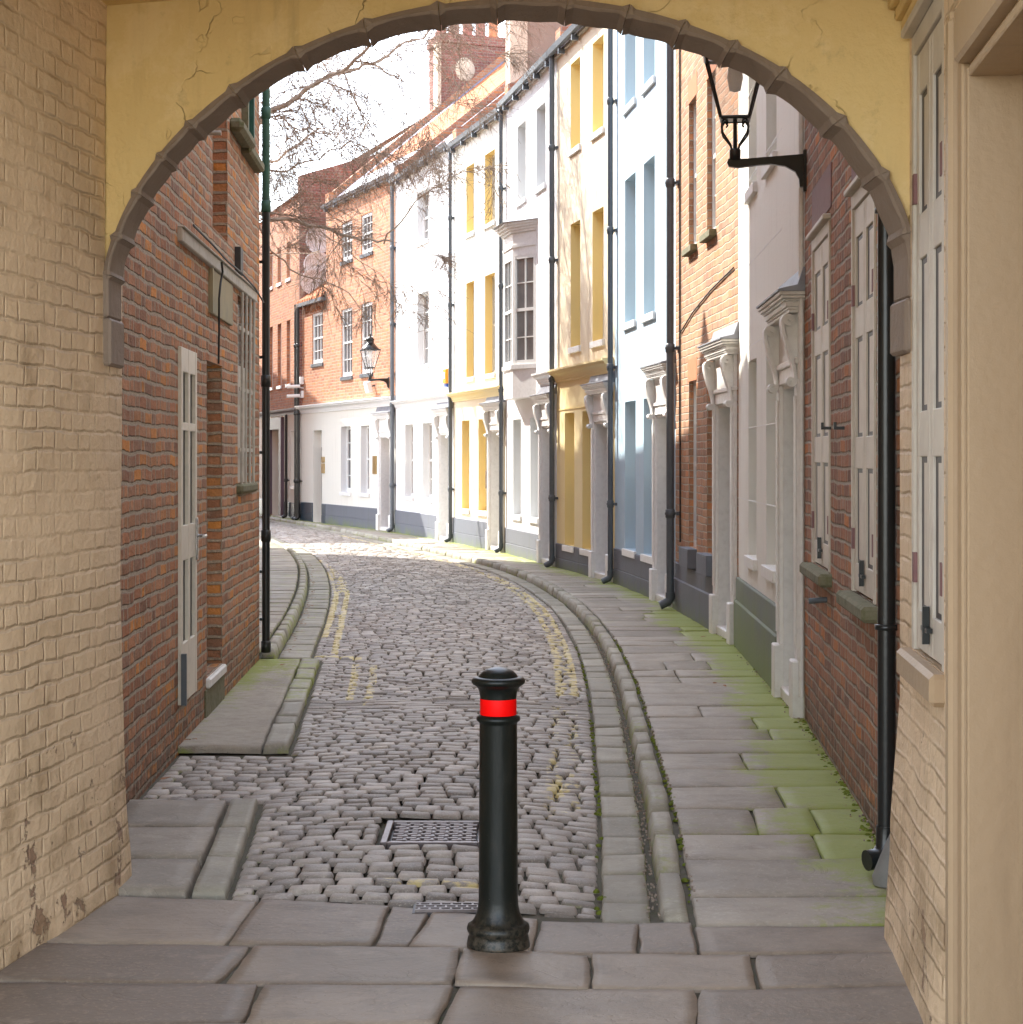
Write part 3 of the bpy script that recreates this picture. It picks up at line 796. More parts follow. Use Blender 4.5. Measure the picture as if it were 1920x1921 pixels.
def console(par, u0, u1, ztop, H=.45, W=.2, mat='trim', v0=0.0):
    # top scroll centre & bottom scroll centre
    m = MB()
    r1 = W*.36; c1 = (v0+W-r1, ztop-r1-.01); r2 = W*.27; c2 = (v0+r2+W*.22, ztop-H+r2)
    path = []
    n = 30
    for i in range(n+1):     # spiral out of the top eye: ends at the outer side (angle 0 = outward)
        k = i/n; a = R(540)*(1-k); r = r1*(.3+.7*k)
        path.append((c1[0]+r*math.cos(-a), c1[1]+r*math.sin(a)*1.0))
    p0 = (c1[0]+r1, c1[1]); p3 = (c2[0]-r2, c2[1])
    p1 = (p0[0], p0[1]-H*.30); p2 = (p3[0], p3[1]+H*.32)
    for i in range(1, 13):
        t = i/13
        path.append(tuple((1-t)**3*p0[j]+3*(1-t)**2*t*p1[j]+3*(1-t)*t*t*p2[j]+t**3*p3[j] for j in (0, 1)))
    for i in range(n+1):
        k = i/n; a = R(180)+R(500)*k; r = r2*(1-.7*k)
        path.append((c2[0]+r*math.cos(a), c2[1]+r*math.sin(a)))
    m.ribbon(path, .020, u0, u1)
    # web filling the scroll and the back block
    for c, r in ((c1, r1), (c2, r2)):
        poly = [(c[0]+r*.98*math.cos(2*math.pi*k/20), c[1]+r*.98*math.sin(2*math.pi*k/20)) for k in range(20)]
        m.prism(poly, u0+.02, u1-.02)
    poly = [(v0-.002, ztop-.005), (c1[0], ztop-.012), (c1[0]+r1*.6, c1[1]-r1*.5), (v0+W*.55, ztop-H*.55), (v0+W*.2, ztop-H*.75), (v0-.002, ztop-H*.8)]
    m.prism(poly, u0+.026, u1-.026)
    return m.build('console', M[mat], par)

def doorcase(par, u0=.05, u1=1.22, zd=2.22, mat='trim', door='door_grey', dp=.28, step=True, hoodz=2.62, lead=True):
    pw = .15
    m = MB()
    for a in (u0, u1-pw):
        m.box(a, a+pw, 0, .040, .42, zd+.0, 0, .006)
        m.box(a+.03, a+pw-.03, .040, .050, .5, zd-.1, 0, .006)
        m.box(a-.012, a+pw+.012, 0, .075, HP-.03, .42, 0, .008)
    m.box(u0, u1, 0, .038, zd, zd+.10, 0, .006); m.box(u0-.01, u1+.01, 0, .055, zd+.10, zd+.14, 0, .006); m.box(u0, u1, 0, .034, zd+.14, hoodz, 0)
    for a, b_ in ((u0+pw-.0, u0+pw+.03), (u1-pw-.03, u1-pw)): m.box(a, b_, -dp, .012, HP, zd-.03, 0)
    m.box(u0+pw, u1-pw, -dp, .011, zd-.03, zd+.0005, 0)
    dc = m.build('doorcase', M[mat], par)
    console(dc, u0+.005, u0+.125, hoodz, .46, .105, mat=mat, v0=.025); console(dc, u1-.125, u1-.005, hoodz, .46, .105, mat=mat, v0=.025)
    h = MB()
    for k, (pr, za, zb) in enumerate(((.095, 0, .02), (.105, .02, .035), (.115, .035, .07), (.13, .07, .085), (.148, .085, .105), (.16, .105, .13))):
        e = pr-.095
        h.box(u0-.03-e, u1+.03+e, -.02, pr, hoodz+za+.0005*k, hoodz+zb, 0, .003)
    hd = h.build('hood', M[mat], dc)
    if lead:
        e = .075; m = MB()
        za = hoodz+.141
        za -= .010; prof = [(-.02, za), (.172, za), (.172, za+.012), (.05, za+.04), (.012, za+.15), (-.02, za+.15)]
        m.prism(prof, u0-.03-e, u1+.03+e); m.build('lead_flashing', M['lead'], hd)
    panel_door(par, u0+pw+.032, u1-pw-.032, HP+.08, zd-.032, dp-.01, door)
    m = MB(); m.box(u0+pw, u1-pw, -dp-.05, .03, HP-.02, HP+.08, 0, .01); m.build('doorstep', M['trim_grey'], par)
    return (u0+pw, u1-pw, HP, zd, dp)

def downpipe(par, u, zt, zb=.12, r=.036, v=.08, mat='pipe_grey', brk=(1.1, 2.9, 4.7, 6.4), shoe=True):
    m = MB(); m.tube([(u, v, zt), (u, v, zb+.06)], r, 14)
    for zz in brk:
        if zb < zz < zt: m.tube([(u, v, zz-.05), (u, v, zz-.04), (u, v, zz+.04), (u, v, zz+.05)], [r, r*1.25, r*1.25, r], 14)
    if shoe: m.tube([(u, v, zb+.10), (u, v, zb+.04), (u-.0, v+.02, zb), (u, v+.11, zb-.04)], [r*1.2, r*1.2, r*1.15, r*1.1], 14, cap=True)
    p = m.build('downpipe', M[mat], par)
    for zz in brk:
        if zb < zz < zt:
            m = MB(); m.box(u-r*1.9, u+r*1.9, -.002, .03, zz-.018, zz+.018); m.tube([(u, v, zz-.012), (u, v, zz+.012)], r*1.4, 14, cap=True)
            m.box(u-.012, u+.012, .02, v, zz-.012, zz+.012); m.build('bracket', M[mat], p)
    return p

def roof(par, L, H, rise=4.1, run=5.0, gut=True, strip=True, parapet=True, gm='fascia', v0=.0):
    sl = rise/run
    m = MB()
    e = .12
    m.box(0, L, -.05, .05, H-.16, H-.02, 0)                # fascia / soffit
    m.build('fascia_board', M[gm], par)
    if gut:
        prof = [(.052, H-.04), (.062, H-.10), (.10, H-.135), (.15, H-.12), (.17, H-.04), (.158, H-.04), (.14, H-.105), (.10, H-.12), (.072, H-.09), (.064, H-.04)]
        m = MB(); m.prism(prof, .01, L-.01)
        for k in range(int(L/.9)+1):
            x = .25+.9*k
            if x < L-.1: m.box(x-.03, x+.03, .03, .13, H-.22, H-.125)
        m.build('gutter', M['pipe_grey'] if gm != 'moss' else M['moss_sill'], par)
    # roof slab: tiles (0), flashing (1), lower grey course (2)
    m = MB()
    def slab(u0, u1, r0, r1, mi, lift=0.0, th=.08):
        a, b_ = -r0, -r1
        pts = [(a, H+r0*sl+lift), (b_, H+r1*sl+lift), (b_, H+r1*sl+lift-th), (a, H+r0*sl+lift-th)]
        m.prism(pts, u0, u1, 'x', mi)
    pu = L-.34 if parapet else L
    slab(.0, pu-.62, .75, run, 0); slab(.0, pu-.62, -.10, .75, 2, .004)
    slab(pu-.62, pu, -.10, run, 1, .01)
    # rear slope and gable closing
    m.face([(0, -run, H+rise), (L, -run, H+rise), (L, -2*run, H), (0, -2*run, H)], 0)
    m.build('roof', [M['tiles'], M['slate'], M['lead']], par)
    if parapet:
        m = MB()
        poly = [(.02, H-.1), (.02, H+.26), (-.1, H+.30), (-run, H+rise+.20), (-run-.3, H+rise+.1), (-run-.3, H-.1)]
        m.prism(poly, pu, L)
        m.build('parapet', M['brick_far'], par)

def stack(par, u0, u1, v0, v1, z0, z1, mat, npots=0, edge=None):
    m = MB(); m.box(u0, u1, v0, v1, z0, z1-.25)
    m.box(u0-.05, u1+.05, v0-.05, v1+.05, z1-.25, z1-.12); m.box(u0-.02, u1+.02, v0-.02, v1+.02, z1-.12, z1)
    c = m.build('chimney', M[mat], par)
    for i in range(npots):
        vv = v1+(v0-v1)*(i+.5)/npots
        m = MB(); m.lathe((u0+u1)/2, vv, [(.17,z1-.01),(.17,z1+.1),(.13,z1+.14),(.12,z1+.75),(.15,z1+.8),(.15,z1+.88),(.10,z1+.88),(.10,z1+.4)], 16)
        m.build('chimney_pot', M['pot' if i == npots-1 else 'pot_red'], c)
    return c

def wall_obj(par, L, H, ops, mats, depth=.15, z0=-.05, split=None, back=8.0, name='wall', run=5.0, rise=4.1):
    m = MB()
    if split:
        lo = [o for o in ops if o[2] < split]; hi = [o for o in ops if o[2] >= split]
        wall_sheet(m, 0, L, z0, split, lo, depth, 0, 2, 3); wall_sheet(m, 0, L, split, H, hi, depth, 0, 0, 1)
    else: wall_sheet(m, 0, L, z0, H, ops, depth, 0, 0, 1)
    m.face([(0, -back, z0), (L, -back, z0), (L, -back, H), (0, -back, H)])
    for u_ in (0, L): m.face([(u_, 0, z0), (u_, -back, z0), (u_, -back, H), (u_, 0, H)])
    return m.build(name, [M[k] for k in mats], par)

def plinth(par, L, segs, h=.58, pr=.025, mat='grey_plinth', ledge=False):
    m = MB()
    for a, b_ in segs:
        m.box(a, b_, -.02, pr, -.05, h*.48, 0, .006); m.box(a+.0005, b_-.0005, -.018, pr-.003, h*.48, h, 0, .01)
        if ledge:
            m.box(a, b_, -.02, pr+.015, -.05, h*.70, 0, .012)
    m.build('plinth', M[mat], par)

def cornice(par, u0, u1, z0, mat='trim', pr=.16, h=.20, name='cornice'):
    m = MB(); k = pr/.16; j = h/.2
    pf_ = [(-.02, 0), (.03, 0), (.03, .03), (.045, .035), (.05, .06), (.062, .085), (.085, .105), (.115, .115), (.13, .125), (.135, .15), (.155, .155), (.16, .165), (.16, .19), (-.02, .205)]
    m.prism([(a*k, z0+b*j) for a, b in pf_], u0, u1)
    return m.build(name, M[mat], par)

def house(i, label, H=7.85, name='terraced_house', cat='house'):
    f = Frame(FP[i], FP[i+1])
    t = thing(name, label, cat, (f.A[0], f.A[1], 0), f.rz, 'terraced houses along the curved street')
    return f, t

# ---- 0: dark brick wall with cream shutters
f, t = house(0, 'dark red brick house with two tall cream shuttered windows')
LW = f.L; ext = 1.2
def shutter(par, u0, u1, z0, z1, v=-.02, sillm='moss_sill', hinge=True, splits=(.0, .36, .70, 1.0), pin=True):
    """pair of folding shutters closed over a window"""
    m = MB(); fr = .05
    m.box(u0, u0+fr, v-.08, v+.010, z0, z1, 0, .003); m.box(u1-fr, u1, v-.08, v+.010, z0, z1, 0, .003); m.box(u0+fr, u1-fr, v-.08, v+.010, z1-.07, z1, 0, .003)
    m.box(u0-.012, u1+.012, v-.02, v+.045, z1, z1+.03, 0, .006)
    w = m.build('shuttered_window', M['shutter'], par)
    mid = (u0+u1)/2
    for a, b_ in ((u0+fr+.004, mid-.006), (mid+.006, u1-fr-.004)):
        m = MB(); st = .06
        m.box(a, b_, v-.06, v-.010, z0+.01, z1-.075, 1)
        m.box(a, a+st, v-.03, v, z0+.01, z1-.075, 0, .003); m.box(b_-st, b_, v-.03, v, z0+.01, z1-.075, 0, .003)
        hh = z1-.085-z0
        for k, s_ in enumerate(splits):
            c = z0+.01+hh*s_; rr = .075
            lo, hi = (c, c+.13) if k == 0 else ((c-.14, c) if k == len(splits)-1 else (c-rr, c+rr))
            m.box(a+st, b_-st, v-.03, v-.001, lo, hi, 0, .003)
        # near-flush fields; the dark strip left beside each paints a shadow gap
        for k in range(len(splits)-1):
            lo = z0+.01+hh*splits[k]+(.15 if k == 0 else .095); hi = z0+.01+hh*splits[k+1]-(.16 if k == len(splits)-2 else .095)
            m.box(a+st+.002, b_-st-.06, v-.011, v-.0095, lo, hi, 0)
        s = m.build('shutter', [M['shutter'], M['shutter_dark']], w)
        if hinge:
            e = a if a < mid-.1 else b_
            for s_ in (.14, .78):
                hm = MB(); hm.box(e-.022, e+.022, v-.002, v+.012, z0+hh*s_-.05, z0+hh*s_+.05, 0)
                hm.build('hinge', M['lintel'], s)
    if pin:
        m = MB(); m.box(mid-.07, mid+.07, v+.002, v+.02, z0+.09, z0+.105); m.box(mid-.008, mid+.008, v+.002, v+.024, z0+.05, z0+.17); m.build('latch', M['black_iron'], w)
    if sillm:
        m = MB(); m.box(u0-.08, u1+.08, v-.08, v+.075, z0-.075, z0-.004, 0, .015); m.build('sill', M[sillm], w)
    return w
ops = []
wA = (f.u(1645), f.u(1601), 1.06, 2.97); wB = (f.u(1559), f.u(1526), 1.08, 3.0)
for w in (wA, wB): ops.append((min(w[0], w[1]), max(w[0], w[1]), w[2], w[3]))
m = MB(); wall_sheet(m, -ext, LW, -.05, 8.2, [(*o, .1) for o in ops], .1); m.face([(-ext, -6, 0), (LW, -6, 0), (LW, -6, 8.2), (-ext, -6, 8.2)])
m.face([(LW, 0, -.05), (LW, -6, -.05), (LW, -6, 8.2), (LW, 0, 8.2)])
m.build('wall', [M['brick_dark'], M['brick_dark']], t)
for o in ops:
    shutter(t, o[0], o[1], o[2], o[3], v=.0)
    m = MB(); m.box(o[0]-.06, o[1]+.02, -.03, .006, o[3]+.06, o[3]+.30, 0); m.build('lintel', M['lintel'], t)
m = MB(); m.face([(-ext, .1, 8.2), (LW, .1, 8.2), (LW, -5, 11.5), (-ext, -5, 11.5)]); m.build('roof', M['tiles'], t)
m = MB()      # small outlet pipes and old fixings
m.tube([(f.u(1552), -.02, .92), (f.u(1552), .10, .91)], .016, 10, cap=True)
m.build('outlet_pipe', M['pipe_grey'], t)
for px, py in ((1560,803),(1585,803)):
    m = MB(); u_ = f.u(px); zz = f.z(px, py); m.box(u_-.008, u_+.008, 0, .05, zz-.008, zz+.008); m.box(u_-.008, u_+.008, .04, .055, zz-.008, zz+.03)
    m.build('shutter_catch', M['black_iron'], t)
# black downpipe at the passage end
mp = MB(); r_ = .036
mp.tube([(0, 0, 5.5), (0, 0, .16), (-.0, .0, .13)], r_, 20)
mp.tube([(0, 0, .22), (0, 0, .13), (-.03, -.01, .09), (-.085, -.03, .085)], [.042,.044,.044,.042], 16, cap=True)
for zz in (1.02, 2.7, 4.4): mp.tube([(0,0,zz-.012),(0,0,zz-.01),(0,0,zz+.01),(0,0,zz+.012)], [.036,.047,.047,.036], 20)
lp = t.matrix_basis.inverted() @ Matrix.Translation((1.512, 7.52, 0))
dpn = mp.build('downpipe', M['black_iron'], t); dpn.matrix_local = lp
for zz in (1.02, 2.7):
    m = MB(); m.box(.03, .12, -.02, .02, zz-.012, zz+.012); m.build('bracket', M['black_iron'], dpn)

# guard stone at the foot of the passage corner
g_ = MB()
rows = []
for k in range(9):
    a = k/8; r = .055*(1-a)**.6+.010
    rows.append([(r*math.cos(2*math.pi*j/16)*1.0+.05*a, r*math.sin(2*math.pi*j/16), .02+.22*a) for j in range(16)])
rows.insert(0, [(.06*math.cos(2*math.pi*j/16), .06*math.sin(2*math.pi*j/16), -.01+HP*.0) for j in range(16)])
g_.grid(rows, 0, True, True); g_.face([p for p in rows[-1]])
o = g_.build('guard_stone', M['guard']); o.location = (1.488, 7.36, HP-.03)
tag(o, 'smooth grey sloping guard stone at the foot of the black downpipe', 'guard stone')

# ---- 1: cream-white house, nearest doorcase
f, t = house(1, 'off-white rendered house with mossy grey plinth and nearest scrolled door hood')
H = 8.1; dop = doorcase(t, .05, 1.25, 2.2, 'trim_grey', 'door_grey', .26)
ops = [dop]
g1 = (f.u(1461), f.u(1438)); g2 = (f.u(1420), f.u(1405)); wins = []
for a, b_ in ((g1[0]+.12, g1[1]), g2):
    for z0, z1 in ((.90, 2.5), (3.9, 5.35), (6.2, 7.3)):
        wins.append((a, b_, z0, z1))
for w in wins: ops.append((*w, .13))
wall_obj(t, f.L, H, ops, ['creamwhite', 'creamwhite'])
for w in wins: window(t, *w, .13, 3, 4, sillm='trim_grey')
plinth(t, f.L, [(1.30, f.L-.002)], .66, .028, 'mossy_plinth', ledge=True); roof(t, f.L, H)
m = MB()
for zz in (1.35, 1.95, 2.62, 3.3, 4.0, 4.7): m.box(1.3, f.L, -.01, .0015, zz, zz+.008)
m.build('render_joint', M['trim_grey'], t)
m = MB(); m.tube([(.0,.02,8.0),(.0,.02,.2)], .018, 8); m.build('cable_conduit', M['trim_grey'], t)

# ---- 2: pale brick house
f, t = house(2, 'orange and buff brick house with white sashes and grey block sills')
H = 8.1; dop = doorcase(t, .05, 1.22, 2.2, 'trim_grey', 'door_grey', .26); ops = [dop]; wins = []
for a, b_ in ((f.u(1343), f.u(1327)), (f.u(1307), f.u(1293))):
    for z0, z1 in ((.78, 2.5), (3.88, 5.4), (6.2, 7.3)): wins.append((a, b_, z0, z1))
for w in wins: ops.append((*w, .06))
wall_obj(t, f.L, H, ops, ['brick_pale', 'brick_pale'])
for w in wins:
    window(t, *w, .06, 3, 4, sillm='grey_plinth' if w[2] < 1 else 'moss_sill', sproj=.10 if w[2] < 1 else .07, sh=.20 if w[2] < 1 else .07)
    m = MB(); n = 9
    for k in range(n):
        a = w[0]-.06+(w[1]-w[0]+.12)*k/n; b_ = w[0]-.06+(w[1]-w[0]+.12)*(k+1)/n
        m.box(a+.003, b_-.003, -.02, .004, w[3]+.002, w[3]+.23)
    m.build('brick_arch', M['pot'], t)
plinth(t, f.L, [(1.27, f.L)], .57, .025, ledge=True); roof(t, f.L, H)
downpipe(t, f.L-.22, H-.05, .14, .042, .09, 'pipe_grey')
m = MB(); m.tube([(f.L-.45,.012,8.0),(f.L-.45,.012,.8)], .009, 6); m.tube([(f.L-.44,.012,3.05),(f.L-1.4,.012,3.2),(f.L-2.6,.012,3.32),(.2,.012,3.4)], .008, 6); m.build('cable', M['cable'], t)

# ---- 3: blue house
f, t = house(3, 'pale blue rendered house with deep blue window recesses')
H = 7.95; dop = doorcase(t, .08, 1.22, 2.2, 'trim', 'door_blue', .26); ops = [dop]; wins = []
for a, b_ in ((f.u(1229), f.u(1208)), (f.u(1193), f.u(1173))):
    for z0, z1 in ((.55, 2.42), (3.42, 5.25), (6.17, 7.42)): wins.append((a, b_, z0, z1))
for w in wins: ops.append((*w, .17))
wall_obj(t, f.L, H, ops, ['blue', 'blue_reveal'])
for w in wins: window(t, *w, .17, 3, 4, sillm='blue_trim' if 'blue_trim' in M else 'trim')
plinth(t, f.L, [(1.27, f.L)], .52); roof(t, f.L, H)
downpipe(t, f.L-.12, H-.05, .12, .036, .08, 'pipe_grey')

# ---- 4: yellow house
f, t = house(4, 'bright yellow house with golden window recesses, wall coloured as sunlit above and shaded below')
H = 7.9; dop = doorcase(t, .10, 1.22, 2.2, 'trim', 'door_grey', .26, hoodz=2.58); ops = [dop]; wins = []
for a, b_ in ((f.u(1133), f.u(1112)), (f.u(1089), f.u(1071))):
    for z0, z1 in ((3.32, 5.12), (6.2, 7.46)): wins.append((a, b_, z0, z1))
for a, b_ in ((f.u(1113), f.u(1093)), (f.u(1078), f.u(1060))): wins.append((a, b_, .42, 2.37))
for w in wins: ops.append((*w, .16))
wall_obj(t, f.L, H, ops, ['yellow_up', 'yellow_reveal', 'yellow', 'yellow_reveal'], split=2.9)  # upper wall copy paled for sun, ground floor copy yellower for its shade
for w in wins: window(t, *w, .16, 3, 4, sillm='ysill')if 'ysill' in M else window(t, *w, .16, 3, 4, sillm='trim')
cornice(t, .05, f.L-.05, 2.84, 'yellow', .16, .2)
m = MB(); m.box(1.3, f.L-.1, -.01, .012, 2.42, 2.44); m.build('string_line', M['yellow_reveal'], t)
plinth(t, f.L, [(1.27, f.L)], .42); roof(t, f.L, H)
downpipe(t, f.L-.02, H-.05, .12, .04, .08, 'pipe_grey')

# ---- 5: white house with bay
f, t = house(5, 'white rendered house with canted first floor bay window')
H = 7.9; dop = doorcase(t, .10, 1.20, 2.2, 'trim', 'door_grey', .26, hoodz=2.55); ops = [dop]; wins = []
for a, b_ in ((f.u(1024), f.u(1007)), (f.u(987), f.u(971))): wins.append((a, b_, 6.0, 7.27))
for a, b_ in ((f.u(1010), f.u(995)), (f.u(978), f.u(963))): wins.append((a, b_, .75, 2.36))
for w in wins: ops.append((*w, .17))
wall_obj(t, f.L, H, ops, ['white', 'white2'])
for w in wins: window(t, *w, .17, 3, 4)
plinth(t, f.L, [(1.25, f.L)], .5); roof(t, f.L, H)
downpipe(t, f.L+.02, H-.05, .12, .036, .08, 'pipe_grey')
cornice(t, .0, 1.3, 2.86, 'trim', .14, .18)
bu0, bu1, bp, sd = 1.6, 3.5, .28, .55
plan = [(bu0, 0), (bu0+sd, bp), (bu1-sd, bp), (bu1, 0)]
def off(pl_, d):
    c = sum(p[0] for p in pl_)/4
    return [(pl_[0][0]-d, 0), (pl_[1][0]-d*.4, pl_[1][1]+d), (pl_[2][0]+d*.4, pl_[2][1]+d), (pl_[3][0]+d, 0)]
m = MB()
m.prism(plan, 2.68, 3.15, 'z'); m.prism(off(plan, .03), 3.15, 3.22, 'z')
bay = m.build('bay_window', M['trim'], t); m = MB()
m.prism(plan, 4.98, 5.12, 'z'); m.prism(off(plan, .02), 5.12, 5.16, 'z'); m.prism(plan, 5.16, 5.36, 'z')
for k in range(4): m.prism(off(plan, .04+.035*k), 5.36+.04*k+.0005, 5.40+.04*k, 'z')
m.build('bay_entablature', M['trim'], bay)
m = MB(); tp = off(plan, .18)
top = [(bu0+.3, 0.0, 5.80), (bu1-.3, 0.0, 5.80)]
m.face([(*tp[0], 5.525), (*tp[1], 5.525), (bu0+.5, .06, 5.72), top[0]]); m.face([(*tp[1], 5.525), (*tp[2], 5.525), (bu1-.5, .06, 5.72), (bu0+.5, .06, 5.72)]); m.face([(*tp[2], 5.525), (*tp[3], 5.525), top[1], (bu1-.5, .06, 5.72)])
m.face([(*p, 5.52) for p in tp]); m.build('bay_roof', M['lead'], bay)
def bay_light(p, q, cols, glass):
    d = math.hypot(q[0]-p[0], q[1]-p[1]); ang = math.atan2(q[1]-p[1], q[0]-p[0])
    m = MB(); fr = .07; w0, w1, z0, z1 = 0.0, d, 3.22, 4.98
    m.box(w0, fr, -.06, .0, z0, z1); m.box(w1-fr, w1, -.06, .0, z0, z1); m.box(fr, w1-fr, -.06, -.004, z1-.05, z1); m.box(fr, w1-fr, -.06, -.004, z0, z0+.07)
    m.box(fr, w1-fr, -.055, -.01, 4.08, 4.13)
    for zz in (3.66, 4.54): m.box(fr, w1-fr, -.05, -.02, zz-.009, zz+.009)
    for k in range(1, cols): x = fr+(w1-2*fr)*k/cols; m.box(x-.009, x+.009, -.05, -.018, z0+.07, z1-.05)
    M4 = Matrix.Translation((p[0], p[1], 0)) @ Matrix.Rotation(ang, 4, 'Z')
    o = m.build('bay_sash', M['sash'], bay); o.matrix_local = M4
    m = MB(); m.box(.01, w1-.01, -.075, -.04, z0+.01, z1-.01); o = m.build('bay_pane', M[glass], bay); o.matrix_local = M4
bay_light(plan[0], plan[1], 2, 'glass_grey'); bay_light(plan[1], plan[2], 3, 'glass'); bay_light(plan[2], plan[3], 2, 'glass')
# matrices flip the outward side for reversed segments: local y must point out of the bay
# ---- 6: cream/yellow house
f, t = house(6, 'cream house with ochre window recesses and yellow stained cornice')
H = 7.85; dop = doorcase(t, .10, 1.20, 2.2, 'trim_grey', 'door_grey', .26, hoodz=2.55); ops = [dop]; wins = []
for a, b_ in ((f.u(929), f.u(910)), (f.u(890), f.u(875))):
    for z0, z1 in ((3.23, 5.02), (5.95, 7.22)): wins.append((a, b_, z0, z1))
for a, b_ in ((f.u(915), f.u(898)), (f.u(881), f.u(867))): wins.append((a, b_, .74, 2.42))
for w in wins: ops.append((*w, .15))
wall_obj(t, f.L, H, ops, ['creamwhite', 'yellow_reveal', 'yellow_up', 'yellow_reveal'], split=2.85)
for w in wins: window(t, *w, .15, 3, 4)
cornice(t, .0, f.L-.05, 2.80, 'yellow', .16, .18)
plinth(t, f.L, [(1.25, f.L)], .55); roof(t, f.L, H)
downpipe(t, f.L-.02, H-.05, .12, .036, .07, 'pipe_grey')
stack(t, f.L-.5, f.L+.4, -3.1, -1.15, 8.2, 12.4, 'stackrender')
m = MB(); m.box(f.L-.52, f.L-.4, -1.14, -1.0, 8.2, 12.1); m.box(f.L-.56, f.L-.50, -1.35, -1.0, 8.2, 12.1); m.build('stack_lit_edge', M['stackedge'], t)  # pale strip painting sunlight on the street edge of the stack
pf6 = f
# ---- 7: white house, one window a floor
f, t = house(7, 'plain white house with a single upper window on each floor')
H = 7.95; dop = doorcase(t, .10, 1.22, 2.2, 'trim', 'door_grey', .26, hoodz=2.55); ops = [dop]; wins = []
a, b_ = f.u(805), f.u(783)
for z0, z1 in ((3.64, 5.17), (6.25, 7.3)): wins.append((a, b_, z0, z1))
for a, b_ in ((f.u(811), f.u(793)), (f.u(776), f.u(760))): wins.append((a, b_, .88, 2.44))
for w in wins: ops.append((*w, .15))
wall_obj(t, f.L, H, ops, ['white', 'white2'])
for w in wins: window(t, *w, .15, 3, 4, glass='glass_grey')
cornice(t, .0, f.L, 2.82, 'trim', .12, .17)
plinth(t, f.L, [(1.27, f.L)], .55); roof(t, f.L, H)
downpipe(t, f.L-.02, H-.05, .12, .036, .07, 'pipe_grey')
f7 = f
# ---- 8: brick over white ground floor
f, t = house(8, 'three storey orange brick house above a white ground floor with cornice')
H = 8.12; dop = doorcase(t, .15, 1.28, 2.2, 'trim', 'door_blue', .26, hoodz=2.6); ops = [dop]; wins = []
for a, b_ in ((f.u(699), f.u(678)), (f.u(661), f.u(641))):
    for z0, z1 in ((3.70, 5.35), (6.52, 7.45)): wins.append((a, b_, z0, z1, .04))
for a, b_ in ((f.u(693), f.u(677)), (f.u(658), f.u(640))): wins.append((a, b_, .88, 2.48, .16))
for w in wins: ops.append(w)
wall_obj(t, f.L, H, ops, ['brick_far', 'brick_far', 'creamwhite', 'white2'], split=2.9)
for w in wins: window(t, *w[:4], w[4], 3, 4, sillm='pipe_grey' if w[2] > 3 else 'trim', fr=.07)
cornice(t, .0, f.L, 2.88, 'trim', .18, .22); plinth(t, f.L, [(1.33, f.L)], .55); roof(t, f.L, H, 4.2, 5.0)
downpipe(t, .05, H-.05, .12, .036, .07, 'pipe_grey')
c = stack(t, f.L-.3, f.L+.65, -4.75, -2.95, 8.5, 12.65, 'brick_stack', 5)
m = MB(); m.lathe(0, 0, [(0,.03),(.25,.03),(.27,0)], 24)
for i, q in enumerate(m.v): m.v[i] = (f.L-.3-q[2], -3.62+q[0], 11.75+q[1]*1.15)
m.build('round_plate', M['stackedge'], c)
m = MB(); m.box(f.L-.33, f.L-.0, -2.96, -2.86, 8.5, 12.4); m.build('stack_lit_edge', M['stackedge'], c)  # pale strip stands in for the sunlit side of this stack
f8 = f
# ---- 9: lower two-storey part
f, t = house(9, 'low two storey brick house with small tiled roof and dark blue door')
H = 5.8; wins = [(f.u(606), f.u(586), 4.15, 5.45, .04)]; dz = (f.u(604), f.u(588), HP, 2.42, .22); ops = wins+[dz]
wall_obj(t, f.L, H, ops, ['brick_far', 'brick_far', 'creamwhite', 'creamwhite'], split=2.9)
window(t, *wins[0][:4], .04, 3, 4, sillm='pipe_grey', fr=.07)
panel_door(t, dz[0]+.01, dz[1]-.01, HP+.02, 2.41, .22, 'door_blue')
cornice(t, .0, f.L, 2.88, 'trim', .18, .22); plinth(t, f.L, [(0, dz[0]-.03), (dz[1]+.03, f.L)], .55, mat='door_blue')
m = MB(); m.prism([(.12, H), (.12, H+.06), (-3, H+2.5), (-3, H+2.4)], 0, f.L); m.prism([(.0, H-.3), (.0, H-.0), (-3, H+2.4), (-3, H-.3)], .01, f.L-.01); m.build('roof', M['tiles'], t)
m = MB(); m.box(0, f.L, .0, .13, H-.1, H-.005); m.build('gutter', M['pipe_grey'], t)
downpipe(t, f.L-.05, H-.05, .12, .045, .09, 'black_iron')
f9 = f
# ---- 10: far brick building
f, t = house(10, 'tall far brick building with purple framed doorway and flank wall of dishes')
H = 8.75; L10_ = f.L+3.0; wins = []
for a, b_ in ((f.u(545), f.u(538)), (f.u(528), f.u(521)), (f.u(512), f.u(505))):
    for z0, z1 in ((3.75, 5.5), (6.65, 7.65)): wins.append((a, b_, z0, z1, .1))
gw = (f.u(559), f.u(546), .95, 2.45, .12); dd = (f.u(529), f.u(511), HP, 2.5, .3)
wall_obj(t, L10_, H, wins+[gw, dd], ['brick_far', 'brick_far', 'creamwhite', 'creamwhite'], split=2.9)
for w in wins+[gw]: window(t, *w[:4], w[4], 2, 4, sillm='trim', fr=.06)
panel_door(t, dd[0]+.01, dd[1]-.01, HP+.02, 2.49, .3, 'door_blue')
m = MB(); m.box(dd[0]-.35, dd[0]-.02, 0, .1, .1, 2.85); m.box(dd[1]+.02, dd[1]+.35, 0, .1, .1, 2.85); m.box(dd[0]-.35, dd[1]+.35, 0, .099, 2.52, 2.85); m.build('door_surround', M['purple'], t)
cornice(t, .0, L10_, 2.9, 'purple', .16, .16); plinth(t, f.L, [(0, dd[0]-.36), (dd[1]+.36, L10_)], .5, mat='door_blue')
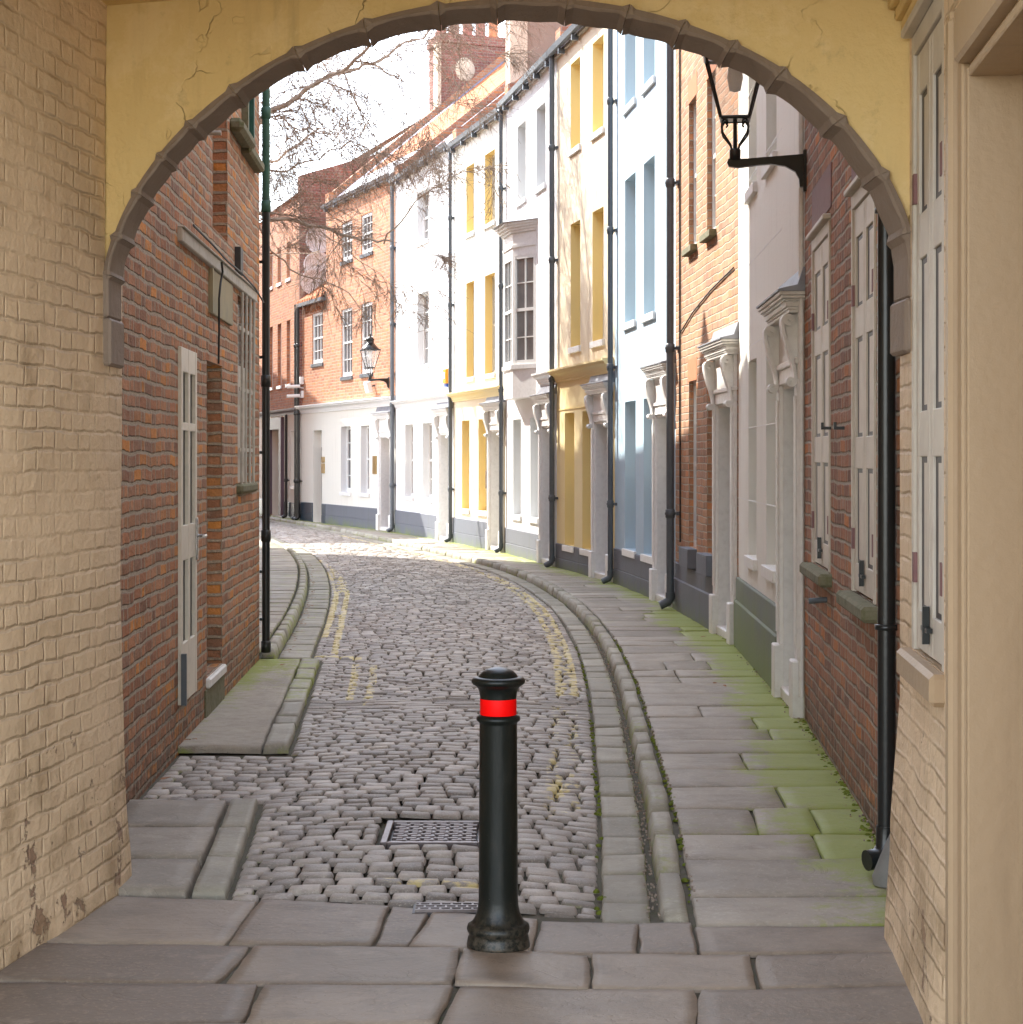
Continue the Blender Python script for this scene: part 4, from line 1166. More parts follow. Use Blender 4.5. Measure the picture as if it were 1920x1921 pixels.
m = MB(); m.box(-.12, 0, -7, .06, 2.9, 9.0); m.build('flank_wall', M['brick_stack'], t)
m = MB(); m.prism([(.05, H-.05), (.05, H+.45), (-3.2, H+1.5), (-7, H+.2), (-7, H-.05)], -.14, .2); m.build('gable_parapet', M['brick_stack'], t)
m = MB(); m.face([(0, .1, H), (L10_, .1, H), (L10_, -4, H+2.6), (0, -4, H+2.6)]); m.build('roof', M['tiles'], t)
downpipe(t, .25, 5.8, .12, .05, .09, 'black_iron'); downpipe(t, gw[1]+.3, 2.9, .12, .04, .08, 'black_iron')
f10 = f

# ---------------------------------------------------------------- small things on the far walls
def on_wall(o, fr, u, v, z, extra=0.0):
    o.location = fr.w(u, v, z); o.rotation_euler = (0, 0, fr.rz+extra)
a = thing('alarm_box', 'orange and white alarm box with blue base on the plain white house', 'alarm box')
m = MB(); m.box(-.13, .13, 0, .07, -.12, .17, 0, .015); m.build('cover', M['orange'], a)
m = MB(); m.box(-.11, .11, 0.0, .05, -.19, -.122, 0, .01); m.build('base', M['blueplastic'], a)
m = MB(); m.box(-.07, .07, .0705, .078, -.03, .10, 0, .004); m.build('emblem', M['whiteplastic'], a)
on_wall(a, f7, f7.u(840), .0, f7.z(840, 708))
m = MB(); m.box(-.09, .09, 0, .03, -.16, .16, 0, .006)
for k in range(5): m.box(-.06, .06, .0305, .034, .09-.05*k, .105-.05*k)
a = m.build('plaque', M['bronze']); on_wall(a, pf6, pf6.u(917), .0, pf6.z(917, 900)); a.scale = (1.4, 1, 1.0)
tag(a, 'dark bronze plaque beside the grey doorcase of the ochre windowed house', 'plaque')
for px, fr, lab in ((704, f8, 'brass name plate between window and door of the white ground floor'), (607, f9, 'pair of brass plates beside the open dark blue door')):
    m = MB()
    m.box(-.14, .14, 0, .025, -.20, .22 if px == 704 else .05, 0, .004)
    if px == 607: m.box(-.14, .14, 0, .025, .07, .22, 0, .004)
    a = m.build('name_plate', M['brass']); on_wall(a, fr, fr.u(px), .0, fr.z(px, 873)); tag(a, lab, 'name plate')
# satellite dishes on the flank wall of the far building
def dish(name_px, py, lab, r):
    a = thing('satellite_dish', lab, 'satellite dish', group='satellite dishes on the flank wall')
    m = MB(); m.lathe(0, 0, [(0,0),(r*.4,.01),(r*.75,.04),(r,.085),(r+.006,.08),(r*.75,.032),(r*.4,0.0)], 24)
    for i, q in enumerate(m.v): m.v[i] = (q[0], -q[2]-.12, q[1])
    m.build('reflector', M['dish'], a)
    m = MB(); m.tube([(0,-.13,-r*.9),(0,-.36,-r*.3),(0,-.40,0)], .012, 6); m.box(-.03,.03,-.44,-.36,-.03,.03); m.tube([(0,-.12,0),(0,-.02,-.1),(0,.1,-.1)], .018, 6); m.build('arm', M['pipe_grey'], a)
    uu = 0
    # flank plane passes through FP[10], direction inward (+x-ish)
    nx, ny = f10.t[1], -f10.t[0]
    A_ = f10.A; r_ = (name_px-CX)/FPX
    s = (r_*A_[1]-A_[0])/(nx-r_*ny)
    X, Y = A_[0]+nx*s, A_[1]+ny*s
    a.location = (X-f10.t[0]*.22, Y-f10.t[1]*.22, EYE+(HY-py)/FPX*Y); a.rotation_euler = (R(12), 0, R(15))
dish(594, 450, 'topmost of the pale satellite dishes on the far flank wall', .36)
dish(590, 497, 'middle of the pale satellite dishes on the far flank wall', .36)
dish(583, 528, 'lowest satellite dish just above the small tiled roof', .34)
# camera + floodlight
a = thing('security_camera', 'white security camera pair on the black pipe by the low brick house', 'security camera')
m = MB(); m.box(-.05,.05,0,.1,.05,.25,0,.01); m.box(-.06,.06,0,.06,-.3,-.12,0,.01); m.build('junction_box', M['whiteplastic'], a)
for zz in (.0, -.25):
    m = MB(); m.tube([(.0,.1,zz),(-.02,.45,zz-.02)], .045, 10, cap=True); m.tube([(0,0,zz-.05),(0,.2,zz-.02)], .015, 6); m.build('camera_body', M['whiteplastic'], a)
on_wall(a, f9, f9.L-.25, .0, f9.z(566, 725))
a = thing('floodlight', 'square grey floodlight on the brick wall under the far lantern', 'floodlight')
m = MB(); m.box(-.14,.14,.10,.22,-.13,.13,0,.02); m.build('housing', M['whiteplastic'], a)
m = MB(); m.box(-.02,.02,0,.12,-.02,.02); m.build('bracket', M['pipe_grey'], a)
on_wall(a, f8, f8.u(703), .0, f8.z(703, 723)); a.rotation_euler[0] = R(-14)

# ---------------------------------------------------------------- lanterns
def lantern(label, loc, rz):
    """origin where the bracket meets the wall; local +y out of the wall"""
    a = thing('wall_lantern', label, 'lantern', loc, rz, 'black wall lanterns on scrolled brackets')
    Lb = .46
    m = MB()
    prof = [(.0, -.17), (.0, .035), (.06, .03), (Lb-.1, .012), (Lb+.02, .012), (Lb+.03, -.01), (Lb+.02, -.035), (Lb-.04, -.045), (Lb-.16, -.03), (.22, -.025), (.13, -.04), (.07, -.075), (.045, -.12), (.04, -.17)]
    m.prism([(p[0], p[1]) for p in prof], -.022, .022)
    m.box(-.035, .035, -.01, .02, -.20, .06, 0, .006)
    m.build('bracket', M['black_iron'], a)
    m = MB(); m.lathe(0, Lb-.02, [(0,.005),(.034,.005),(.036,.07),(.03,.075),(.014,.08),(.012,.24),(.014,.262)], 16)
    m.build('stem', M['black_iron'], a)
    m = MB()
    for k in range(4):
        an = math.pi/4+k*math.pi/2; c, s_ = math.cos(an), math.sin(an)
        pts = []
        for r_, z_ in ((.028,.07),(.04,.10),(.075,.135),(.105,.165),(.118,.20),(.112,.235),(.09,.255),(.07,.245),(.066,.228),(.078,.222)):
            pts.append((c*r_, Lb-.02+s_*r_, z_))
        m.tube(pts, .0065, 6)
    m.build('scroll', M['black_iron'], a)
    b0, b1, z0, z1 = .085, .185, .262, .66
    m = MB(); cy = Lb-.02
    for sx in (-1, 1):
        for sy in (-1, 1):
            m.tube([(sx*b0, cy+sy*b0, z0), (sx*b1, cy+sy*b1, z1)], .0085, 6)
    for bb, zz, rr in ((b0, z0, .011), (b1, z1, .014)):
        cs = [(-bb, -bb), (bb, -bb), (bb, bb), (-bb, bb)]
        for i in range(4):
            p, q = cs[i], cs[(i+1) % 4]; m.tube([(p[0], cy+p[1], zz), (q[0], cy+q[1], zz)], rr, 6)
    m.box(-b0, b0, cy-b0, cy+b0, z0-.006, z0+.004)
    m.build('frame', M['black_iron'], a)
    m = MB(); i0, i1 = b0-.004, b1-.004
    cs = [(-1, -1), (1, -1), (1, 1), (-1, 1)]
    for i in range(4):
        p, q = cs[i], cs[(i+1) % 4]
        m.face([(p[0]*i0, cy+p[1]*i0, z0), (q[0]*i0, cy+q[1]*i0, z0), (q[0]*i1, cy+q[1]*i1, z1), (p[0]*i1, cy+p[1]*i1, z1)])
    m.build('glass', M['lglass'], a)
    m = MB()
    lv = [(.21, .665), (.20, .69), (.10, .80), (.085, .80), (.085, .88), (.105, .885), (.06, .94), (.02, .96), (.02, .98), (.028, 1.0), (.0, 1.03)]
    m.lathe(0, cy, lv, 16)
    m.build('roof', M['black_iron'], a)
    m = MB(); m.lathe(0, cy, [(0,.66),(.035,.655),(.04,.60),(.05,.52),(.035,.44),(0,.43)], 16); m.build('lamp_unit', M['whiteplastic'], a)
    return a
fA = Frame(FP[0], FP[1])
lantern('black iron lantern close by on the dark brick wall just under the arch', fA.w(fA.L-.12, .0, 3.56), fA.rz-R(3))
lantern('small far black lantern on the orange brick wall beside the drainpipe', f8.w(f8.u(730), .0, f8.z(730, 712)), f8.rz)

# ---------------------------------------------------------------- left brick building
fl = Frame(WLB, WLA)       # u from the far corner towards the camera
t = thing('brick_building', 'old red brick building with narrow doors and barred window', 'building', (WLB[0], WLB[1], 0), fl.rz)
HL = 11.0
d1 = (fl.u(364), fl.u(334), .26, fl.z(350, 655), .05)
d2 = (fl.u(417), fl.u(388), .27, fl.z(400, 680), .16)
wb = (fl.u(471), fl.u(446), fl.z(458, 905), 2.93, .07)
slot = (fl.u(427), fl.u(399), 3.25, 5.0, .2)
gw = (fl.u(476), fl.u(455), fl.z(466, 285), 4.9, .08)
gw2 = (fl.u(456), fl.u(431), fl.z(443, 238), 5.3, .08)
ops = [tuple(o) for o in (d1, d2, wb, slot, gw)]
m = MB(); wall_sheet(m, 0, fl.L+.4, -.05, HL, ops, .1, 0, 0, 0)
m.face([(0, 0, -.05), (0, -7, -.05), (0, -7, HL), (0, 0, HL)]); m.face([(0, -7, -.05), (fl.L+.4, -7, -.05), (fl.L+.4, -7, HL), (0, -7, HL)])
m.face([(slot[0], -.2, slot[2]), (slot[1], -.2, slot[2]), (slot[1], -.2, slot[3]), (slot[0], -.2, slot[3])])
m.build('wall', M['brick_left'], t)
m = MB(); m.face([(-.2, .2, HL), (fl.L+.5, .2, HL), (fl.L+.5, -3.5, HL+2.5), (-.2, -3.5, HL+2.5)]); m.build('roof', M['tiles'], t)
# cream door with dark glazed strips
def strip_door(par, o, proud):
    u0, u1, z0, z1 = o[:4]; y = proud
    m = MB(); m.box(u0+.004, u1-.004, y-.05, y-.025, z0, z1-.004, 1)
    st = .07
    for a_ in (u0+.004, (u0+u1)/2-st/2, u1-.004-st): m.box(a_, a_+st, y-.025, y, z0, z1-.004, 0, .003)
    hh = z1-z0
    for lo, hi in ((0, .17), (.40, .50), (.765, .79), (.93, 1)):
        for a_, b_ in ((u0+.004+st, (u0+u1)/2-st/2), ((u0+u1)/2+st/2, u1-.004-st)): m.box(a_, b_, y-.025, y-.001, z0+hh*lo, z0+hh*hi-.004, 0, .003)
    d = m.build('door', [M['door_cream'], M['shutter_dark']], par)
    m = MB(); zz = z0+hh*.45; hx = u0+.05
    m.box(hx-.02, hx+.02, y, y+.012, zz-.13, zz+.13, 0, .004); m.tube([(hx, y, zz+.02), (hx, y+.06, zz+.02), (hx+.11, y+.06, zz+.02)], .010, 8, cap=True)
    m.build('handle', M['steel'], d)
    m = MB(); m.box(u1-.02, u1+.015, y+.0, y+.03, z0-.0, z0+.3); m.build('kick_strip', M['pipe_grey'], d)
strip_door(t, d1, .02)
m = MB(); u0, u1, z0, z1 = d2[:4]
m.box(u0+.02, u1-.002, -.16-.05, -.16, z0, z1-.01, 0); m.box(u0+.1, u1-.1, -.16, -.15, z0+.2, z0+1.0, 0, .01); m.box(u0+.1, u1-.1, -.16, -.15, z0+1.15, z1-.2, 0, .01)
m.build('door', M['fascia'], t).name = 'side_door'
m = MB(); m.box(u0-.02, u1+.04, -.2, .03, .2, .265, 0, .01); m.build('door_sill', M['steel'] if False else M['trim_grey'], t)
m = MB(); m.box(u0-.04, u1+.12, -.0, .012, -.03, .198, 0, .004); m.build('doorstep', M['grit'] if False else M['pad2'] if 'pad2' in M else M['moss_sill'], t)
# barred window
u0, u1, z0, z1 = wb[:4]
m = MB(); m.box(u0+.002, u1-.002, -.075, -.055, z0, z1); wn_ = m.build('barred_window', M['glass_grey'], t)
m = MB()
for k in range(4): x = u0+.05+(u1-u0-.1)*k/3; m.tube([(x, .025, z0-.02), (x, .03, z1+.02)], .011, 6)
for zz in (z0+.25, (z0+z1)/2, z1-.25): m.box(u0-.02, u1+.02, .012, .022, zz-.014, zz+.014)
m.build('bar', M['fascia'], wn_)
m = MB(); m.box(u0, u1, -.05, -.03, z0+.0, z0+.9, 0); m.build('lower_panel', M['fascia'], wn_)
m = MB(); m.box(u0-.08, u1+.08, -.1, .05, z0-.08, z0-.002, 0, .02); m.build('sill', M['moss_sill'], wn_)
# green window above
u0, u1, z0, z1 = gw[:4]
m = MB(); m.box(u0, u0+.07, -.1, .01, z0, z1); m.box(u1-.07, u1, -.1, .01, z0, z1); m.box((u0+u1)/2-.03, (u0+u1)/2+.03, -.1, .005, z0, z1); m.box(u0+.07, u1-.07, -.1, .004, z0, z0+.07)
g_ = m.build('green_window', M['pipe_green'], t); m = MB(); m.box(u0, u1, -.11, -.06, z0, z1); m.build('pane', M['glass'], g_)
m = MB(); m.box(u0-.1, u1+.1, -.08, .08, z0-.09, z0-.002, 0, .02); m.build('sill', M['moss_sill'], g_)
u0, u1, z0, z1 = gw2[:4]
m = MB(); m.box(u0, u1, -.02, .10, z0-.1, z0, 0, .03); m.box(u0+.05, u0+.1, .0, .05, z0, z0+.6); m.build('stone_ledge', M['moss_sill'], t)
# fascia strip and faded board
ua, ub = fl.u(476), fl.u(333)
m = MB(); m.box(ua, ub, -.01, .03, 2.965, 3.045, 0, .006); m.box(ua, ub, -.01, .045, 3.045, 3.056, 0, .003); m.build('timber_band', M['fascia'], t)
ua, ub = fl.u(432), fl.u(391)
m = MB(); m.box(ua, ub, -.01, .02, 2.66, 2.953, 0, .003); m.box(ub-.05, ub, .02, .03, 2.66, 2.953); m.build('faded_board', M['wood_sign'], t)
m = MB(); u_ = fl.u(443); zz = fl.z(443, 490); m.box(u_-.09, u_+.09, -.01, .045, zz-.10, zz+.10, 0, .004); m.build('vent_box', M['shutter_dark'], t)
m = MB(); u_ = fl.u(386); zz = fl.z(386, 249); m.tube([(u_, -.02, zz), (u_, .10, zz)], .016, 8, cap=True); m.build('pipe_stub', M['fascia'], t)
# corner downpipe: green above, black below
m = MB(); pu, pvv = -.06, .05; zj = EYE+(HY-388)/FPX*15.7
m.tube([(pu, pvv, .10), (pu, pvv, zj)], .033, 16); m.tube([(pu, pvv, zj), (pu, pvv, 10.6)], .033, 16, 1)
for zz in (.12, 1.05, 2.35, zj, 4.6, 6.0): m.tube([(pu, pvv, zz-.05), (pu, pvv, zz-.045), (pu, pvv, zz+.045), (pu, pvv, zz+.05)], [.033,.041,.041,.033], 16, 1 if zz >= zj else 0)
dp_ = m.build('downpipe', [M['black_iron'], M['pipe_green']], t)
m = MB()
for zz in (.35, .75, 1.75, 2.55, 3.35, 4.15, 5.1): m.box(pu-.012, pu+.012, -.0, pvv, zz-.012, zz+.012); m.box(pu-.01, .02, -.012, .0, zz-.01, zz+.01)
m.build('bracket', M['black_iron'], dp_)
# hanging cable
m = MB(); pts = []
for px, py in ((338,430),(372,462),(402,492),(430,515),(455,545),(474,572)): pts.append((fl.u(px), .085+random.uniform(-.01,.01), fl.z(px, py)+random.uniform(0,.03)))
m.tube(pts, .007, 6); pts = []
for px, py in ((402,492),(404,510),(400,530),(397,560),(397,620),(396,682)): pts.append((fl.u(px), .05, fl.z(px, py)))
m.tube(pts, .008, 6)
c_ = m.build('hanging_cable', M['cable']); c_.location = (WLB[0], WLB[1], 0); c_.rotation_euler = (0, 0, fl.rz)
tag(c_, 'thin black cable drooping from the timber band of the brick wall', 'cable')

# ---------------------------------------------------------------- buildings out of the picture that shade the street
def plain_house(A, B, H, label, mat, gable=None):
    f_ = Frame(A, B)
    t_ = thing('street_house', label, 'house', (A[0], A[1], 0), f_.rz)
    ws = []
    x = .8
    while x < f_.L-1.2:
        for z0, z1 in ((.9, 2.4), (3.6, 5.0), (6.2, 7.4)): ws.append((x, x+.95, z0, z1, .1))
        x += 2.1
    m_ = MB(); wall_sheet(m_, 0, f_.L, -.05, H, ws, .1, 0, 0, 0)
    for u_ in (0, f_.L): m_.face([(u_, 0, -.05), (u_, -6, -.05), (u_, -6, H), (u_, -3, H+1.6), (u_, 0, H)])
    m_.face([(0, -6, -.05), (f_.L, -6, -.05), (f_.L, -6, H), (0, -6, H)]); m_.build('wall', M[mat], t_)
    m_ = MB(); m_.face([(-.1, .15, H-.05), (f_.L+.1, .15, H-.05), (f_.L+.1, -3, H+1.6), (-.1, -3, H+1.6)]); m_.face([(-.1, -6.1, H-.05), (f_.L+.1, -6.1, H-.05), (f_.L+.1, -3, H+1.6), (-.1, -3, H+1.6)])
    m_.build('roof', M['tiles'], t_)
    if gable:
        for gu, gw_, gh in gable:
            m_ = MB(); m_.prism([(gu-gw_, H-.1), (gu+gw_, H-.1), (gu, H+gh)], -1.2, .0, 'y'); m_.build('dormer_gable', M[mat], t_)
    for w in ws: window(t_, *w[:4], w[4], 3, 4)
plain_house((-5.35, 35.2), (-4.1, 27.0), 9.2, 'brick terrace house on the shaded side furthest from the corner', 'brick_far', [(3.4, 1.2, 1.5)])
plain_house((-4.05, 26.8), (-3.25, 20.8), 9.1, 'brick terrace house in the middle of the shaded side', 'brick_dark', [(2.8, 1.0, 1.2)])
plain_house((-3.2, 20.6), (-2.65, 16.5), 11.0, 'brick terrace house nearest the side alley', 'brick_far')
plain_house((-11.5, 60), (-8.4, 46.5), 9.2, 'brick house at the far bend of the street', 'brick_far')

# ---------------------------------------------------------------- passage building
t = thing('archway_building', 'cream and ochre painted building over the arched passage', 'building', (0, 0, 0))
AL, AR = (-1.575, 7.25), (1.356, 6.35)      # near plane of the arch wall
TH = .19
fa = Frame(AL, AR)                            # u left to right, local y points away from camera
tl = lambda y_: -1.71+.1324*(y_-6.23)        # left wall line
tr = lambda y_: 1.292+.086*(y_-5.61)
# left side wall with belly near the ground
m = MB()
ys = [4.1+.14*i for i in range(25)]; ys = [y_ for y_ in ys if y_ < 7.52]+[7.52]
zs_ = [0,.08,.16,.25,.35,.5,.7,.9,1.2,1.5,1.8,2.1,2.5,3.0,3.46,8.5]
rows = []
for zz in zs_:
    row = []
    for y_ in ys:
        bul = .045*max(0, 1-zz/1.1)**1.5*(1 if y_ > 6.6 else .6)
        n_ = .012*mnoise.noise(Vector((y_*1.3, zz*1.5, 0)))+.006*mnoise.noise(Vector((y_*5, zz*5, 2)))
        base = tl(y_) if y_ < 7.25 else tl(7.25)+(.0)*(y_-7.25)
        row.append((base+bul+n_-.0, y_, zz-.03 if zz == 0 else zz))
    rows.append(row)
m.grid(rows, 0, True)
yy = 7.52
endc = [rows[k][-1] for k in range(len(rows))]
for a_, b_ in zip(endc, endc[1:]): m.face([a_, (a_[0]-.9, yy, a_[2]), (b_[0]-.9, yy, b_[2]), b_])
m.face([(-2.6, 4.1, 0), (-2.6, 7.52, 0), (-2.6, 7.52, 8.5), (-2.6, 4.1, 8.5)])
m.face([(rows[0][0][0], 4.1, 0), (-2.6, 4.1, 0), (-2.6, 4.1, 8.5), (rows[0][0][0], 4.1, 8.5)])
m.build('side_wall', M['tunnel'], t)
# right side wall: built in its own frame, with window and doorway openings
RA, RB = (tr(3.4), 3.4), (tr(6.62), 6.62)
fr = Frame(RA, RB)
E = bpy.data.objects.new('side_wall', None)
def Lr(y_): return (y_-3.4)/fr.t[1]
wn = (Lr(5.55), Lr(6.30), 1.06, 3.12); dr = (Lr(4.05), Lr(5.06), -.03, 2.76)
m = MB(); wall_sheet(m, 0, fr.L, -.03, 8.5, [(*wn, .07), (*dr, .30)], .1, 0, 0, 0)
# swollen foot of the wall
rows = []
for k, zz in enumerate([-.03,.1,.2,.3,.42,.55,.7,.85]):
    rows.append([(u_, min(1, (u_-Lr(5.27))/.12)*.052*max(0, 1-zz/.85)**.8+.010*mnoise.noise(Vector((u_*3, zz*4, 5)))*(1 if zz < .8 else 0)+.001, zz) for u_ in np.linspace(Lr(5.27), fr.L-.0, 16)])
m.grid(rows, 0, True)
m.face([rows[0][-1]]+[r_[-1] for r_ in rows[1:]]+[(fr.L, -.4, .85), (fr.L, -.4, -.03)])
m.face([(fr.L, 0, -.03), (fr.L, -.22, -.03), (fr.L, -.22, 8.5), (fr.L, 0, 8.5)])
m.face([(0, -.9, -.03), (fr.L-.4, -.9, -.03), (fr.L-.4, -.9, 8.5), (0, -.9, 8.5)])
Mr = Matrix.Translation((RA[0], RA[1], 0)) @ Matrix.Rotation(fr.rz, 4, 'Z')
o = m.build('side_wall', M['tunnel'], t); o.matrix_local = Mr
w = shutter(t, wn[0], wn[1], wn[2], wn[3], v=-.01, sillm=None, splits=(0, .36, .69, 1.0)); w.matrix_local = Mr
m = MB(); m.box(wn[0]-.02, wn[1]+.06, -.06, .045, wn[2]-.10, wn[2]-.003, 0, .015); m.build('sill', M['ochre'] if False else M['cream_wood'], w)
m = MB()
for k in range(4): m.box(wn[0]-.03, wn[1]+.05, -.02, .03+.022*k, wn[3]+.035+.035*k+.0005*k, wn[3]+.07+.035*k, 0, .006)
m.build('window_cornice', M['ochre'], w)
# doorway: architrave, jamb lining, door
m = MB(); za = 2.76
m.box(dr[1]+.002, dr[1]+.085, -.01, .022, -.02, za+.08, 0, .006); m.box(dr[1]+.085, dr[1]+.16, -.01, .045, -.02, za+.16, 0, .012); m.box(dr[1]+.16, dr[1]+.20, -.01, .03, -.02, za+.2, 0, .01)
m.box(dr[0]-.16, dr[0]-.002, -.01, .04, -.02, za+.16, 0, .01); m.box(dr[0]-.0, dr[1]+.0, -.01, .045, za+.01, za+.16, 0, .01)
dfm = m.build('door_frame', M['cream_wood'], t); dfm.matrix_local = Mr
m = MB(); m.box(dr[1]-.035, dr[1]-.003, -.14, .012, 0, za-.003, 0, .004); m.box(dr[1]-.06, dr[1]-.003, -.30, -.142, 0, za-.003, 0, .006); m.box(dr[0]+.003, dr[1]-.035, -.30, .01, za-.03, za-.003, 0, .004)
m.build('jamb_lining', M['cream_wood'], dfm)
m = MB(); m.box(dr[0]+.01, dr[1]-.06, -.34, -.30, 0, za-.03); d_ = m.build('door', M['cream_wood'], t); d_.matrix_local = Mr
# arch wall
def shear(mb): mb.v = [(a_-.307*b_, b_, c_) for a_, b_, c_ in mb.v]
def arc(th, rad=0.0):
    cu, hw, rise = 1.535, 1.553-rad, 1.11-rad
    return (cu+hw*math.cos(th), 2.25+rise*math.sin(th))
n = 64
m = MB(); ztop = 8.5
Ma = Matrix.Translation((AL[0], AL[1], 0)) @ Matrix.Rotation(fa.rz, 4, 'Z')
front = [arc(math.pi-math.pi*k/n, .008) for k in range(n+1)]
for side in (0, 1):
    vv = 0 if side == 0 else TH
    for a_, b_ in zip(front, front[1:]):
        m.face([(a_[0], vv, a_[1]), (b_[0], vv, b_[1]), (b_[0], vv, 3.47), (a_[0], vv, 3.47)])
m.face([(-.0, 0, 2.25), (front[0][0], 0, 2.25), (front[0][0], 0, 3.47), (-.0, 0, 3.47)]); m.face([(front[-1][0], 0, 2.25), (3.12, 0, 2.25), (3.12, 0, 3.47), (front[-1][0], 0, 3.47)])
m.face([(-.4, TH, 3.375), (3.5, TH, 3.375), (3.5, TH, ztop), (-.4, TH, ztop)]); m.face([(-.4, TH, 2.25), (-.02, TH, 2.25), (-.02, TH, 3.374), (-.4, TH, 3.374)]); m.face([(3.09, TH, 2.25), (3.5, TH, 2.25), (3.5, TH, 3.374), (3.09, TH, 3.374)])
for a_, b_ in zip(front, front[1:]): m.face([(a_[0], 0, a_[1]), (a_[0], TH, a_[1]), (b_[0], TH, b_[1]), (b_[0], 0, b_[1])])
shear(m); o = m.build('arch_wall', M['ochre'], t); o.matrix_local = Ma
# arch stones
nst = 19; rnd_ = random.Random(4)
edges = [0]
for k in range(nst): edges.append(edges[-1]+rnd_.uniform(.75, 1.25))
edges = [e/edges[-1] for e in edges]
tot = math.pi
for k in range(nst):
    a0 = math.pi-tot*edges[k]-.0008; a1 = math.pi-tot*edges[k+1]+.0008
    m = MB(); ns = 9; th_ = rnd_.uniform(.014, .021); jf = rnd_.uniform(-.006, .010); rowsS = []
    for i in range(ns+1):
        s_ = i/ns; th = a0+(a1-a0)*s_
        lump = .014*max(0, 1-min(s_, 1-s_)/.07) if rnd_.random() > -1 else 0
        inner = th_+lump+.003*math.sin(s_*7+k)
        po = arc(th, -.012-lump*.8); pi_ = arc(th, inner)
        fy = -.022-jf-lump*.6+.003*mnoise.noise(Vector((k*3.1, s_*5, 0))); by = TH+.03
        rowsS.append([(po[0], fy+.012, po[1]), (po[0]*.3+pi_[0]*.7, fy, po[1]*.3+pi_[1]*.7), (pi_[0], fy+.010, pi_[1]), (pi_[0], TH*.5, pi_[1]), (pi_[0], by, pi_[1]), (po[0], by, po[1])])
    m.grid(rowsS, 0, False, True); m.face(rowsS[0][::-1]); m.face(rowsS[-1])
    shear(m); o = m.build('arch_stone', M['arch_stone'], t); o.matrix_local = Ma
for uu, s_ in ((front[0][0], 1), (front[-1][0], -1)):
    m = MB(); a_, b_ = (uu-.02, uu+.036) if s_ > 0 else (uu-.036, uu+.03)
    m.box(a_, b_, -.03, TH+.03, 2.06, 2.245, 0, .01)
    m.box(*((uu-.02, uu+.024) if s_ > 0 else (uu-.024, uu+.02)), -.026, TH+.026, 2.247, 2.42, 0, .008)
    shear(m); o = m.build('springer_stone', M['arch_stone'], t); o.matrix_local = Ma
# ceiling with a timber edge, and storeys above
m = MB()
cs = [(-1.9, 3.9), (1.5, 3.9), (1.62, 6.6), (1.36, 6.36), (-1.575, 7.26), (-1.9, 7.3)]
m.face([(x, y_, 3.46) for x, y_ in ((-2.0, 3.7), (1.6, 3.7), (1.6, 6.30), (-1.9, 7.36))]); 
m.face([(-2.0, 3.7, 3.46), (1.6, 3.7, 3.46), (1.6, 3.7, 8.5), (-2.0, 3.7, 8.5)])
m.face([(-2.0, 3.7, 8.5), (1.6, 3.7, 8.5), (1.8, 6.6, 8.5), (-2.0, 7.6, 8.5)])
m.build('ceiling', M['ochre'], t)

# ---------------------------------------------------------------- drain covers
gt_ = thing('drain_grate', 'rectangular cast iron grate set in the cobbles behind the bollard', 'drain grate', ((GX0+GX1)/2, (GY0+GY1)/2, .004))
w_, h_ = (GX1-GX0)/2-.02, (GY1-GY0)/2-.02
m = MB(); fr_ = .03
m.box(-w_, -w_+fr_, -h_, h_, -.03, .004, 0, .003); m.box(w_-fr_, w_, -h_, h_, -.03, .004, 0, .003); m.box(-w_+fr_, w_-fr_, -h_, -h_+fr_, -.03, .003, 0, .003); m.box(-w_+fr_, w_-fr_, h_-fr_, h_, -.03, .003, 0, .003)
m.build('frame', M['grate'] if 'grate' in M else m_simple('rusty_cast_iron', (.20,.17,.165), .45, .5, .6, .002, dirt=(.10,.07,.055)), gt_)
rust = bpy.data.materials['rusty_cast_iron']
m = MB()
for j in range(11):
    yy = -h_+.045+(2*h_-.09)*j/10
    for i in range(6):
        x0 = -w_+.045+(2*w_-.09)*i/6; x1 = x0+(2*w_-.09)/6-.012
        if j % 2: x0 += .02; x1 += .02
        m.box(x0, min(x1, w_-.035), yy-.012, yy+.012, -.02, 0, 0, .003)
for i in range(1, 6): x = -w_+.045+(2*w_-.09)*i/6; m.box(x-.012, x+.006, -h_+.03, h_-.03, -.025, -.006)
m.build('bar', rust, gt_)
m = MB(); m.box(-w_+.01, w_-.01, -h_+.01, h_-.01, -.035, -.031); m.build('pit', M['shutter_dark'], gt_)
gy = thing('gully_cover', 'small pierced metal gully cover at the passage edge left of the bollard', 'gully cover', (P(850,1708)[0], P(850,1708)[1], .012))
m = MB()
for j in range(3):
    for i in range(7): m.box(-.13+.04*i+(.02 if j % 2 else 0), -.13+.04*i+.008+(.02 if j % 2 else 0), -.05+.035*j, -.02+.035*j, -.01, .004)
for j in range(4): m.box(-.14, .16, -.058+.035*j, -.05+.035*j, -.01, .005)
m.build('grid', rust, gy)
m = MB(); m.box(-.15, .17, -.07, .07, -.02, -.006); m.build('tray', M['shutter_dark'], gy)

